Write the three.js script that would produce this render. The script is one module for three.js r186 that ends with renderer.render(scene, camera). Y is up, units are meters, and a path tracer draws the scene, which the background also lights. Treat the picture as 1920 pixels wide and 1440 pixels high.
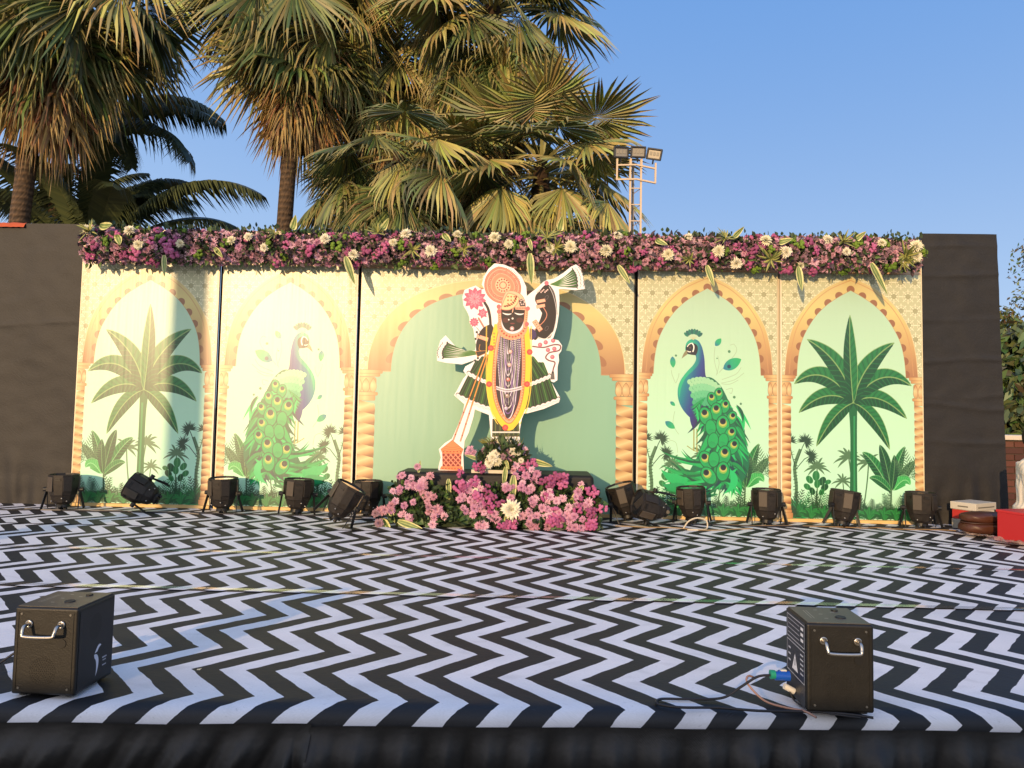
import * as THREE from 'three';
import { mergeGeometries, toCreasedNormals } from 'three/addons/utils/BufferGeometryUtils.js';
import { RoundedBoxGeometry } from 'three/addons/geometries/RoundedBoxGeometry.js';
import { MarchingCubes } from 'three/addons/objects/MarchingCubes.js';
import { ImprovedNoise } from 'three/addons/math/ImprovedNoise.js';

// ---------- camera, sky, sun, exposure ----------
// y = 0 is the top of the stage, the printed backdrop stands in the plane z = 0, the ground lies at y = -0.7
const scene = new THREE.Scene();
const camera = new THREE.PerspectiveCamera(2 * Math.atan(720 / 1440) * 180 / Math.PI, 1024 / 768, 0.05, 400);
camera.position.set(0.297, 0.937, 6.673);
camera.rotation.order = 'YXZ';
camera.rotation.set(0.0604, 0.0236, 0.0190);
camera.setViewOffset(1024, 768, 0, 22.4, 1024, 768);
camera.updateMatrixWorld(true);

const SUN_AZ = 21 * Math.PI / 180, SUN_EL = 11 * Math.PI / 180;
const sunDir = new THREE.Vector3(-Math.sin(SUN_AZ) * Math.cos(SUN_EL), Math.sin(SUN_EL), Math.cos(SUN_AZ) * Math.cos(SUN_EL));
const sun = new THREE.DirectionalLight(new THREE.Color().setRGB(1.0, 0.67, 0.35), 4.0);
sun.position.copy(sunDir).multiplyScalar(60);
sun.castShadow = true;
sun.shadow.mapSize.set(4096, 4096);
Object.assign(sun.shadow.camera, { left: -14, right: 14, top: 12, bottom: -6, near: 1, far: 140 });
scene.add(sun, sun.target);

{ // clear evening sky: deep blue overhead, pale towards the horizon, a little warmer round the low sun
  const W = 512, H = 256, d = new Float32Array(W * H * 4), v = new THREE.Vector3();
  for (let j = 0; j < H; j++) for (let i = 0; i < W; i++) {
    const lat = ((j + 0.5) / H - 0.5) * Math.PI, lon = ((i + 0.5) / W - 0.5) * 2 * Math.PI;
    v.set(Math.cos(lat) * Math.cos(lon), Math.sin(lat), Math.cos(lat) * Math.sin(lon));
    const h = Math.max(v.y, 0), q = 0.5 + 0.5 * v.dot(sunDir), t = Math.min(1, Math.pow(1 - h, 3.0) + 0.5 * q * Math.sqrt(1 - h)), g = 0.85 * Math.pow(q, 3) + 0.35 * Math.pow(q, 14);
    const k = (j * W + i) * 4;
    const zen = [0.08, 0.285, 0.735], hor = [0.60, 0.77, 0.97], warm = [0.86, 0.62, 0.33];
    for (let c = 0; c < 3; c++) {
      let s = zen[c] * (1 - t) + hor[c] * t + warm[c] * g;
      if (v.y < 0) s = s * 0.35 + 0.06;
      d[k + c] = s;
    }
    d[k + 3] = 1;
  }
  const sky = new THREE.DataTexture(d, W, H, THREE.RGBAFormat, THREE.FloatType);
  sky.mapping = THREE.EquirectangularReflectionMapping; sky.magFilter = sky.minFilter = THREE.LinearFilter; sky.wrapS = THREE.RepeatWrapping;
  sky.needsUpdate = true;
  scene.background = sky; scene.environment = sky;
  scene.backgroundIntensity = 1; scene.environmentIntensity = 1;
}
const renderer = new THREE.WebGLRenderer({ antialias: true });
renderer.toneMapping = THREE.LinearToneMapping;
renderer.toneMappingExposure = 1.0;
renderer.shadowMap.enabled = true;

// ---------- helpers ----------
const mulberry = (a) => () => { a |= 0; a = a + 0x6D2B79F5 | 0; let t = Math.imul(a ^ a >>> 15, 1 | a); t = t + Math.imul(t ^ t >>> 7, 61 | t) ^ t; return ((t ^ t >>> 14) >>> 0) / 4294967296; };
const noise3 = new ImprovedNoise();
const nz = (x, y = 0, z = 0) => noise3.noise(x + 17.3, y + 5.1, z + 9.7);
const V = (x, y, z) => new THREE.Vector3(x, y, z);
const taken = {};
const numbered = (n) => { const k = taken[n] = (taken[n] ?? -1) + 1; return k ? `${n}_${String(k).padStart(3, '0')}` : n; };
function shadows(o) { o.castShadow = true; o.receiveShadow = true; return o; }
function part(name, geo, mat, parent) { const m = shadows(new THREE.Mesh(geo, mat)); m.name = name; parent.add(m); return m; }
function thing(name, label, category, pos = [0, 0, 0], turn = 0, group) {
  const g = new THREE.Group(); g.name = numbered(name); g.position.set(...pos); g.rotation.y = turn;
  g.userData = { label, category }; if (group) g.userData.group = group; scene.add(g); return g;
}
function one(name, geo, mat, label, category, group) {
  const m = shadows(new THREE.Mesh(geo, mat)); m.name = numbered(name); m.userData = { label, category };
  if (group) m.userData.group = group; scene.add(m); return m;
}
function structure(name, geo, mat) { const m = shadows(new THREE.Mesh(geo, mat)); m.name = numbered(name); m.userData = { kind: 'structure' }; scene.add(m); return m; }
function clean(g) {
  const n = g.index ? g.toNonIndexed() : g;
  for (const k of Object.keys(n.attributes)) if (!['position', 'normal', 'uv', 'color'].includes(k)) n.deleteAttribute(k);
  return n;
}
function join(list) {
  const c = list.map(clean), all = ['normal', 'uv', 'color'].filter((k) => c.every((g) => g.attributes[k]));
  for (const g of c) for (const k of Object.keys(g.attributes)) if (k !== 'position' && !all.includes(k)) g.deleteAttribute(k);
  return mergeGeometries(c, false);
}
const M4 = (p = [0, 0, 0], r = [0, 0, 0], s = [1, 1, 1]) => new THREE.Matrix4().compose(V(...p), new THREE.Quaternion().setFromEuler(new THREE.Euler(...r)), V(...s));
const put = (g, p, r, s) => g.applyMatrix4(M4(p, r, s));
const bx = (w, h, d, p, r) => put(new THREE.BoxGeometry(w, h, d), p, r);
const rbx = (w, h, d, rad, p, r, seg = 2) => put(new RoundedBoxGeometry(w, h, d, seg, rad), p, r);
const cyl = (r0, r1, h, seg, p, r) => put(new THREE.CylinderGeometry(r0, r1, h, seg), p, r);
function bar(a, b, w, d = w) { // a rectangular bar from a to b
  const A = V(...a), B = V(...b), len = A.distanceTo(B), g = new THREE.BoxGeometry(w, len, d);
  const q = new THREE.Quaternion().setFromUnitVectors(V(0, 1, 0), B.clone().sub(A).normalize());
  return g.applyMatrix4(new THREE.Matrix4().compose(A.add(B).multiplyScalar(0.5), q, V(1, 1, 1)));
}
function tube(pts, r, n = 40, seg = 6, closed = false) {
  return new THREE.TubeGeometry(new THREE.CatmullRomCurve3(pts.map((p) => V(...p)), closed, 'catmullrom', 0.5), n, r, seg, closed);
}
function polyGeo(tris, cols) { // flat list of [x,y,z] triples, optional matching colours
  const g = new THREE.BufferGeometry();
  g.setAttribute('position', new THREE.Float32BufferAttribute(tris.flat(), 3));
  if (cols) g.setAttribute('color', new THREE.Float32BufferAttribute(cols.flat(), 3));
  g.computeVertexNormals(); return g;
}
const hex = (h) => new THREE.Color(h);
const std = (color, roughness = 0.7, o = {}) => new THREE.MeshStandardMaterial({ color: color.isColor ? color : hex(color), roughness, metalness: 0, side: THREE.DoubleSide, ...o });
const phys = (color, roughness, o = {}) => new THREE.MeshPhysicalMaterial({ color: color.isColor ? color : hex(color), roughness, side: THREE.DoubleSide, ...o });
function canvas(w, h) { const c = document.createElement('canvas'); c.width = w; c.height = h; return [c, c.getContext('2d')]; }
function tex(c, srgb = true, rep) {
  const t = new THREE.CanvasTexture(c); if (srgb) t.colorSpace = THREE.SRGBColorSpace; t.anisotropy = 8;
  t.wrapS = t.wrapT = THREE.RepeatWrapping; if (rep) t.repeat.set(...rep); return t;
}
function dataTex(n, m, fn, srgb = false) { // greyscale or colour texture from fn(u, v), tiling is the caller's business
  const d = new Uint8Array(n * m * 4);
  for (let j = 0; j < m; j++) for (let i = 0; i < n; i++) {
    const r = fn((i + 0.5) / n, (j + 0.5) / m), k = (j * n + i) * 4, a = Array.isArray(r) ? r : [r, r, r];
    for (let c = 0; c < 3; c++) d[k + c] = Math.max(0, Math.min(255, Math.round(a[c] * 255))); d[k + 3] = 255;
  }
  const t = new THREE.DataTexture(d, n, m, THREE.RGBAFormat); t.magFilter = THREE.LinearFilter; t.minFilter = THREE.LinearMipmapLinearFilter; t.generateMipmaps = true;
  t.wrapS = t.wrapT = THREE.RepeatWrapping; if (srgb) t.colorSpace = THREE.SRGBColorSpace; t.needsUpdate = true; return t;
}
// periodic noise on the unit square
const pn = (u, v, f, s = 0) => { const a = 2 * Math.PI * u, b = 2 * Math.PI * v, r = f / (2 * Math.PI); return noise3.noise(Math.cos(a) * r + s + 3.1, Math.sin(a) * r + Math.cos(b) * r * 1.3 + s * 2 + 7.7, Math.sin(b) * r * 1.3 + 1.9 + s); };

// ---------- ground, stage, carpet ----------
const GY = -0.7;
{
  const g = new THREE.PlaneGeometry(400, 400, 1, 1).rotateX(-Math.PI / 2).translate(0, GY, 0);
  const uv = g.attributes.uv; for (let i = 0; i < uv.count; i++) uv.setXY(i, uv.getX(i) * 120, uv.getY(i) * 120);
  const m = dataTex(256, 256, (u, v) => { const a = 0.5 + 0.35 * pn(u, v, 9) + 0.25 * pn(u, v, 40, 4); return [0.42 + 0.12 * a, 0.36 + 0.11 * a, 0.27 + 0.09 * a]; }, true);
  structure('ground', g, std('#ffffff', 0.95, { map: m }));
}
const STAGE_FRONT = 4.258, SX = 5.6, frontAt = (x) => STAGE_FRONT - 0.045 * (Math.max(-3, Math.min(3, x)) - 0.3);
structure('stage_floor', bx(SX * 2, 0.12, STAGE_FRONT + 0.70, [0, -0.064, (STAGE_FRONT - 0.9) / 2 - 0.1]), std('#3a2c20', 0.85));
{ // legs and frame that carry the stage deck, behind the skirt
  const t = thing('stage_trestle', 'dark steel trestle carrying the stage deck behind the black skirt', 'trestle');
  const mt = std('#2b2b2c', 0.6, { metalness: 0.5 });
  for (const x of [-5.2, -2.6, 0, 2.6, 5.2]) for (const z of [-0.6, 1.7, 4.05]) part('leg', bx(0.06, -GY - 0.124, 0.06, [x, (GY - 0.124) / 2, z]), mt, t);
}
const PX = 0.1917, PZ = 0.466; // chevron repeat across and along the stage
const chevronMap = (() => {
  const NX = 6, NZ = 2, n = 1536, [c, x] = canvas(n, n), id = x.createImageData(n, n), SS = 3;
  const amp = 0.207 / PX;
  for (let j = 0; j < n; j++) for (let i = 0; i < n; i++) {
    let a = 0;
    for (let s = 0; s < SS; s++) for (let q = 0; q < SS; q++) {
      const u = (i + (s + 0.5) / SS) / n, v = (j + (q + 0.5) / SS) / n;
      const w = 0.03 * pn(u, v, 14) + 0.006 * pn(u, v, 60, 3);
      const f = (v * NZ) % 1, tri = f < 0.5 ? f * 2 : 2 - f * 2;
      const p = u * NX - tri * amp + w + 40;
      a += (p - Math.floor(p)) < 0.49 ? 1 : 0;
    }
    a /= SS * SS;
    const u = i / n, v = j / n, fib = 0.5 + 0.5 * pn(u, v, 190, 2), blot = pn(u, v, 6, 8), sp = pn(u, v, 90, 5) > 0.62 ? 1 : 0;
    const wl = 0.905 + 0.05 * fib + 0.03 * blot - 0.10 * Math.max(0, pn(u, v, 14, 12) - 0.25) - sp * 0.06, dk = 0.075 + 0.035 * fib + 0.015 * blot + sp * 0.05;
    const k = (j * n + i) * 4, W = [wl * 0.985, wl * 0.98, wl], D = [dk * 0.93, dk * 0.95, dk * 1.12];
    for (let q = 0; q < 3; q++) id.data[k + q] = 255 * (a * W[q] + (1 - a) * D[q]); id.data[k + 3] = 255;
  }
  x.putImageData(id, 0, 0); return tex(c);
})();
const fibreBump = dataTex(256, 256, (u, v) => 0.5 + 0.3 * pn(u, v, 70) + 0.3 * pn(u, v, 35, 3));
function carpetStrip(z0, z1, offX, offZ, lift, label, frontEdge) {
  const W = SX * 2 - 0.2, nx = 260, n2 = frontEdge ? 44 : 26, pos = [], uv = [], col = [], idx = [];
  for (let j = 0; j <= n2; j++) for (let i = 0; i <= nx; i++) {
    const x = -W / 2 + W * i / nx; let s = z0 + ((frontEdge ? frontAt(x) + 0.045 : z1) - z0) * j / n2;   // s runs along the cloth, over the edge too
    const wob = 0.012 * nz(x * 1.4, s * 1.1, 3) + 0.02 * nz(x * 0.5, s * 0.4, 8);
    let y = lift + 0.0025 * (1 + nz(x * 2.2, s * 5, 1)) + 0.002 * (1 + nz(x * 7, s * 3, 6)), z = s;
    const edge = frontAt(x) + 0.012 * nz(x * 1.7, 0, 2) + 0.006 * nz(x * 6, 1, 2);
    if (frontEdge && s > edge - 0.034) { const r = 0.034, a = Math.min((s - edge + 0.034) / r, Math.PI / 2 + 0.2); z = edge - 0.034 + r * Math.sin(Math.min(a, Math.PI / 2)); y = y - r * (1 - Math.cos(Math.min(a, Math.PI / 2))) - Math.max(0, (s - edge + 0.034) - r * Math.PI / 2) - 0.004 * (1 + nz(x * 5, 3, 3)); }
    if (!frontEdge && j === n2) z += 0.006 * nz(x * 4, 2, 5);
    pos.push(x, y, z); uv.push((x + offX + wob) / (PX * 6), (s + offZ + wob * 0.7) / (PZ * 2));
    const dirt = 1 - 0.13 * Math.max(0, nz(x * 2.6, s * 2.6, 20) + 0.12) - 0.22 * Math.max(0, nz(x * 8, s * 9, 30) - 0.22) - 0.12 * Math.max(0, nz(x * 3.1, s * 14, 44) - 0.3); col.push(dirt, dirt * 0.99, dirt * 0.97);
    if (i < nx && j < n2) { const a = j * (nx + 1) + i; idx.push(a, a + nx + 1, a + 1, a + 1, a + nx + 1, a + nx + 2); }
  }
  const g = new THREE.BufferGeometry();
  g.setAttribute('position', new THREE.Float32BufferAttribute(pos, 3)); g.setAttribute('uv', new THREE.Float32BufferAttribute(uv, 2)); g.setAttribute('color', new THREE.Float32BufferAttribute(col, 3));
  g.setIndex(idx); g.computeVertexNormals();
  one('carpet_strip', g, carpetMat, label, 'carpet', 'printed carpet strips laid side by side on the stage');
}
const carpetMat = std('#ffffff', 0.62, { map: chevronMap, bumpMap: fibreBump, bumpScale: 0.0008, vertexColors: true });
carpetStrip(2.868, STAGE_FRONT + 0.10, 0.178, 0.22, 0.006, 'widest black and white chevron carpet strip curling over the stage front edge', true);
carpetStrip(1.918, 2.874, 0.06, 0.257, 0.011, 'second chevron carpet strip from the stage front, between two taped seams', false);
carpetStrip(0.968, 1.924, 0.03, 0.346, 0.006, 'third chevron carpet strip from the stage front, behind the rear taped seam', false);
carpetStrip(-0.75, 0.974, 0.12, 0.16, 0.011, 'rear chevron carpet strip running under the backdrop and the stage lights', false);
{ // clear packing tape along two seams
  const tm = phys('#ffffff', 0.12, { transmission: 1, thickness: 0, ior: 1.45 });
  const mk = (z, label) => {
    const n = 150, pos = [], idx = [];
    for (let i = 0; i <= n; i++) { const x = -5.2 + 10.4 * i / n; for (const s of [-1, 0, 1]) pos.push(x, 0.021 + 0.0025 * (1 + nz(x * 3, z, s * 0.6)), z + s * 0.024 + 0.012 * nz(x * 0.7, z, 4)); }
    for (let i = 0; i < n; i++) for (let s = 0; s < 2; s++) { const a = i * 3 + s; idx.push(a, a + 1, a + 3, a + 1, a + 4, a + 3); }
    const g = new THREE.BufferGeometry(); g.setAttribute('position', new THREE.Float32BufferAttribute(pos, 3)); g.setIndex(idx); g.computeVertexNormals();
    one('clear_tape', g, tm, label, 'tape', 'clear tape over the carpet seams');
  };
  mk(2.87, 'clear shiny tape over the carpet seam nearer the stage front'); mk(1.92, 'clear shiny tape over the carpet seam farther from the stage front');
}
// ---------- black cloth ----------
const weave = dataTex(256, 256, (u, v) => 0.5 + 0.25 * Math.sin(u * Math.PI * 2 * 64) * Math.sin(v * Math.PI * 2 * 64) + 0.3 * pn(u, v, 30) + 0.2 * pn(u, v, 90, 4));
const clothTone = dataTex(256, 256, (u, v) => { const a = 0.5 + 0.5 * pn(u, v, 60, 1) + 0.25 * pn(u, v, 140, 6) + 0.25 * pn(u, v, 10, 9); return [0.082 + 0.05 * a, 0.075 + 0.046 * a, 0.07 + 0.043 * a]; }, true);
const cloth = std('#ffffff', 0.62, { map: clothTone, bumpMap: weave, bumpScale: 0.0012 });
function sheet(w, h, nx, ny, fn) { // a cloth sheet: fn(u, v) -> [x, y, z]; uv in metres
  const pos = [], uv = [], idx = [];
  for (let j = 0; j <= ny; j++) for (let i = 0; i <= nx; i++) { pos.push(...fn(i / nx, j / ny)); uv.push(i / nx * w / 0.5, j / ny * h / 0.5); if (i < nx && j < ny) { const a = j * (nx + 1) + i; idx.push(a, a + 1, a + nx + 1, a + 1, a + nx + 2, a + nx + 1); } }
  const g = new THREE.BufferGeometry(); g.setAttribute('position', new THREE.Float32BufferAttribute(pos, 3)); g.setAttribute('uv', new THREE.Float32BufferAttribute(uv, 2)); g.setIndex(idx); g.computeVertexNormals(); return g;
}
const skirtCloth = std('#ffffff', 0.5, { map: clothTone, bumpMap: weave, bumpScale: 0.0012, color: hex('#fffaf4') });
const skirtFold = (x, d) => { // how far the skirt stands out at x, d metres below the edge
  const k = Math.min(1, Math.max(0, (d - 0.025) / 0.06)), sl = x < -0.4 ? x + d * 0.55 : x + d * 0.05;
  const p = 0.5 + 0.5 * Math.sin(sl * 46 + 5 * nz(sl * 1.3, 0, 1)) ** 3 * (0.5 + 0.5 * nz(sl * 2.1, 4, 1));
  return 0.012 + 0.010 * nz(x * 2.5, d * 2, 7) + k * (0.06 * p + 0.03 * nz(sl * 5, d, 5));
};
for (const [a, b, label] of [[-5.7, -0.345, 'black pleated cloth skirt below the stage edge, half nearer the box with the white swoosh'], [-0.352, 5.7, 'black smooth cloth skirt below the stage edge, half nearer the blue plug']])
  one('stage_skirt', sheet(b - a, 0.68, 520, 24, (u, v) => { const x = a + (b - a) * u, d = v * 0.665; const dip = 0.006 * nz(x * 2, 0, 9); return [x, -0.030 - d + dip - 0.01 * (a < -1 ? 0 : Math.exp(-Math.abs(x + 0.35) * 9)), frontAt(x) + 0.006 + skirtFold(x, d) + (b > 0 ? 0.002 : 0)]; }), skirtCloth, label, 'stage skirt', 'cloth skirts round the stage front');
{ // dark screens either side of the printed panels, each cloth stretched on a frame of poles
  const poleM = std('#33302c', 0.6, { metalness: 0.4 });
  const mk = (x0, x1, x0b, x1b, top, seed, label, creases) => {
    const t = thing('cloth_screen', label, 'cloth screen', [0, 0, 0], 0, 'dark cloth screens beside the printed panels');
    part('cloth', sheet(x1 - x0, top, 90, 150, (u, v) => {
      const y = top * (1 - v) + 0.012, l = x0b + (x0 - x0b) * (1 - v), r = x1b + (x1 - x1b) * (1 - v), x = l + (r - l) * u;
      let z = -0.05 + 0.012 * nz(x * 2, y * 1.2, seed) + 0.004 * nz(x * 6, y * 9, seed);
      for (const [cy, cs, ca] of creases) { const d = (y - cy - 0.03 * nz(x * 2, cy * 7, seed) - cs * (u - 0.5)) / 0.02; z += ca * Math.exp(-d * d) * (0.6 + 0.8 * nz(x * 3, cy * 3, seed + 2)); }
      z += v > 0.8 ? 0.03 * (v - 0.8) * 5 * nz(x * 9, y * 1.5, seed + 4) : 0;
      return [x, y, z];
    }), cloth, t);
    for (const s of [0, 1]) part('pole', cyl(0.02, 0.02, top + 0.01, 10, [(s ? x1 - 0.05 : x0 + 0.04), (top + 0.01) / 2, -0.1]), poleM, t);
    part('top_rail', cyl(0.018, 0.018, x1 - x0 - 0.02, 10, [(x0 + x1) / 2, top - 0.012, -0.086], [0, 0, Math.PI / 2]), poleM, t);
  };
  mk(-5.5, -3.70, -5.5, -3.70, 2.50, 3, 'plain dark cloth screen beside the faded palm panel', [[1.6, 0.03, 0.008]]);
  mk(3.70, 4.35, 3.70, 4.41, 2.52, 11, 'creased dark cloth screen between the bright palm panel and the seated person', [[2.42, 0.02, 0.008], [2.18, 0.01, 0.008], [1.78, 0.0, 0.010], [1.42, 0.02, 0.009], [1.02, -0.02, 0.008], [0.72, 0.0, 0.008], [1.12, 0.03, 0.006]]);
}
one('cloth_scrap', sheet(0.3, 0.1, 30, 10, (u, v) => { const x = -4.62 + 0.36 * u, a = (v - 0.5) * 2; return [x, 2.523 - 0.05 * a * a + 0.008 * nz(x * 20, v * 5, 3), -0.075 + a * 0.055 + 0.01 * nz(x * 15, v * 3, 1)]; }), std('#b5522b', 0.8), 'orange cloth scrap draped over the top of the dark screen', 'cloth scrap');

// ---------- printed backdrop panels ----------
const rgb = (r, g, b, a = 1) => `rgba(${r},${g},${b},${a})`;
function path(x, pts, close = true) { x.beginPath(); pts.forEach((p, i) => (p.length === 2 ? (i ? x.lineTo(...p) : x.moveTo(...p)) : p.length === 4 ? x.quadraticCurveTo(...p) : x.bezierCurveTo(...p))); if (close) x.closePath(); }
function spline(x, pts, close = false) { // smooth curve through points
  const P = (i) => close ? pts[(i + pts.length) % pts.length] : pts[Math.max(0, Math.min(pts.length - 1, i))];
  x.beginPath(); x.moveTo(...pts[0]);
  for (let i = 0; i < (close ? pts.length : pts.length - 1); i++) {
    const a = P(i - 1), b = P(i), c = P(i + 1), d = P(i + 2);
    x.bezierCurveTo(b[0] + (c[0] - a[0]) / 6, b[1] + (c[1] - a[1]) / 6, c[0] - (d[0] - b[0]) / 6, c[1] - (d[1] - b[1]) / 6, c[0], c[1]);
  }
}
function lattice(x, w, h, s, top) { // the fretwork pattern printed behind the arches
  x.fillStyle = rgb(186, 187, 146); x.fillRect(0, 0, w, h);
  const line = (pts, c, lw) => { x.strokeStyle = c; x.lineWidth = lw; path(x, pts, false); x.stroke(); };
  for (let j = -1; j < h / s + 1; j++) for (let i = -1; i < w / s + 1; i++) {
    const cx = (i + 0.5 * (j & 1)) * s, cy = j * s, a = s / 2;
    x.fillStyle = rgb(160, 158, 116); path(x, [[cx, cy - a * 0.34], [cx + a * 0.34, cy - a * 0.2], [cx + a * 0.28, cy + a * 0.26], [cx, cy + a * 0.36], [cx - a * 0.28, cy + a * 0.26], [cx - a * 0.34, cy - a * 0.2]]); x.fill();
    x.strokeStyle = rgb(128, 124, 84); x.lineWidth = s * 0.022; x.stroke();
    for (let k = 0; k < 8; k++) { const t = k * Math.PI / 4; line([[cx + Math.cos(t) * a * 0.34, cy + Math.sin(t) * a * 0.34], [cx + Math.cos(t) * a * 1.02, cy + Math.sin(t) * a * 1.02]], rgb(226, 224, 188), s * 0.06); }
    for (let k = 0; k < 8; k++) { const t = (k + 0.5) * Math.PI / 4, u = (k + 1.5) * Math.PI / 4; line([[cx + Math.cos(t) * a * 0.74, cy + Math.sin(t) * a * 0.74], [cx + Math.cos(u) * a * 0.74, cy + Math.sin(u) * a * 0.74]], rgb(222, 220, 184), s * 0.05); line([[cx + Math.cos(t) * a * 0.70, cy + Math.sin(t) * a * 0.70], [cx + Math.cos(u) * a * 0.70, cy + Math.sin(u) * a * 0.70]], rgb(146, 138, 98), s * 0.015); }
  }
  x.fillStyle = rgb(206, 168, 126); x.fillRect(0, 0, w, top);
  x.fillStyle = rgb(182, 138, 96); x.fillRect(0, top - 3, w, 4);
}
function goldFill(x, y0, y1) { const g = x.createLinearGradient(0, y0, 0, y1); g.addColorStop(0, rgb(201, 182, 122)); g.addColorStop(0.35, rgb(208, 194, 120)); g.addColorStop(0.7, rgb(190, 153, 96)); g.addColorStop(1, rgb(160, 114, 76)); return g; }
function columnPrint(x, cx, w, y0, yCap, yShaft, yBase, yEnd) { // twisted column drawn on the print: slab, leaf capital, ring, rope shaft, foot
  const slab = (a, b, hw, r) => { const g = x.createLinearGradient(cx - hw, 0, cx + hw, 0); g.addColorStop(0, rgb(182, 131, 78)); g.addColorStop(0.45, rgb(212, 188, 130)); g.addColorStop(1, rgb(175, 120, 72)); x.fillStyle = g; x.beginPath(); x.roundRect(cx - hw, a, hw * 2, b - a, r); x.fill(); x.strokeStyle = rgb(140, 94, 54, 0.8); x.lineWidth = 1.5; x.stroke(); };
  const hw = w / 2, ch = yCap - y0;
  slab(y0, y0 + ch * 0.13, hw * 1.75, 4); slab(y0 + ch * 0.13, y0 + ch * 0.24, hw * 1.5, 5); slab(y0 + ch * 0.26, y0 + ch * 0.78, hw * 1.1, 14);
  for (const [dx, s] of [[-0.78, 0.85], [0.78, 0.85], [0, 1]]) { // acanthus buds
    const bx0 = cx + dx * hw, by = y0 + ch * 0.60, bw = hw * 0.52 * s, bh = ch * 0.3;
    const g = x.createRadialGradient(bx0 - bw * 0.3, by - bh * 0.2, 2, bx0, by, bh * 1.2); g.addColorStop(0, rgb(216, 196, 142)); g.addColorStop(1, rgb(173, 118, 70)); x.fillStyle = g;
    path(x, [[bx0, by - bh], [bx0 + bw * 1.2, by - bh * 0.3, bx0 + bw * 0.9, by + bh * 0.6, bx0, by + bh * 0.75], [bx0 - bw * 0.9, by + bh * 0.6, bx0 - bw * 1.2, by - bh * 0.3, bx0, by - bh]]); x.fill(); x.strokeStyle = rgb(130, 86, 50, 0.9); x.lineWidth = 1.6; x.stroke();
  }
  slab(yCap - ch * 0.2, yCap - ch * 0.08, hw * 1.3, 7); slab(yCap - ch * 0.08, yShaft, hw * 1.02, 4);
  const n = Math.round((yBase - yShaft) / (w * 0.56)), st = (yBase - yShaft) / n;
  for (let i = 0; i < n; i++) {
    const y = yShaft + i * st, g = x.createLinearGradient(cx - hw * 0.3, y - st * 0.2, cx + hw * 0.25, y + st * 1.25);
    g.addColorStop(0, rgb(147, 98, 58)); g.addColorStop(0.3, rgb(203, 169, 112)); g.addColorStop(0.5, rgb(216, 196, 140)); g.addColorStop(0.8, rgb(182, 137, 86)); g.addColorStop(1, rgb(130, 84, 48));
    x.fillStyle = g; path(x, [[cx - hw, y - st * 0.1], [cx - hw * 1.12, y + st * 0.45, cx - hw * 0.96, y + st * 0.85], [cx, y + st * 1.2, cx + hw, y + st * 1.35], [cx + hw * 1.12, y + st * 0.8, cx + hw * 0.96, y + st * 0.32], [cx, y + st * 0.15, cx - hw, y - st * 0.1]]); x.fill();
  }
  slab(yBase, yBase + (yEnd - yBase) * 0.35, hw * 1.15, 7); slab(yBase + (yEnd - yBase) * 0.35, yEnd, hw * 1.3, 4);
}
function taper(x, pts, w0, fill) { // tapering stroke along a quadratic from pts[0] via pts[1] to pts[2]
  const q = (t) => [0, 1].map((k) => (1 - t) ** 2 * pts[0][k] + 2 * t * (1 - t) * pts[1][k] + t * t * pts[2][k]), L = [], R = [];
  for (let i = 0; i <= 12; i++) { const t = i / 12, p = q(t), p2 = q(Math.min(1, t + 0.02)), p1 = q(Math.max(0, t - 0.02)), dx = p2[0] - p1[0], dy = p2[1] - p1[1], l = Math.hypot(dx, dy) || 1, w = w0 * Math.sin(Math.PI * Math.pow(t, 0.75)) + 0.3; L.push([p[0] - dy / l * w, p[1] + dx / l * w]); R.unshift([p[0] + dy / l * w, p[1] - dx / l * w]); }
  path(x, [...L, ...R]); x.fillStyle = fill; x.fill();
}
function bigLeaf(x, b, c, t, w, tones) { // a broad printed leaf with midrib and side veins
  const q = (s) => [0, 1].map((k) => (1 - s) ** 2 * b[k] + 2 * s * (1 - s) * c[k] + s * s * t[k]), up = [], dn = [], mid = [];
  for (let i = 0; i <= 24; i++) { const s = i / 24, p = q(s), p2 = q(Math.min(1, s + 0.02)), p1 = q(Math.max(0, s - 0.02)), dx = p2[0] - p1[0], dy = p2[1] - p1[1], l = Math.hypot(dx, dy), ww = w * Math.pow(Math.sin(Math.PI * Math.pow(s, 0.82)), 0.75); mid.push(p); up.push([p[0] + dy / l * ww, p[1] - dx / l * ww]); dn.push([p[0] - dy / l * ww, p[1] + dx / l * ww]); }
  const flip = up[12][1] > dn[12][1], A = flip ? dn : up, B = flip ? up : dn;
  path(x, [...A, ...B.slice().reverse()]); x.fillStyle = tones[0]; x.fill();
  path(x, [...mid, ...B.slice().reverse()]); x.fillStyle = tones[1]; x.fill();
  x.lineWidth = Math.max(1, w * 0.10);
  for (let i = 2; i < 23; i++) for (const S of [A, B]) { x.strokeStyle = i & 1 ? tones[2] : tones[1]; x.globalAlpha = 0.55; path(x, [mid[i - 1], [(mid[i][0] + S[i][0]) / 2, (mid[i][1] + S[i][1]) / 2, S[Math.min(24, i + 1)][0], S[Math.min(24, i + 1)][1]]], false); x.stroke(); }
  x.globalAlpha = 1; x.strokeStyle = tones[3]; x.lineWidth = Math.max(1.2, w * 0.13); path(x, mid, false); x.stroke(); x.lineWidth = Math.max(1, w * 0.07); path(x, A, false); x.stroke();
}
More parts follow.
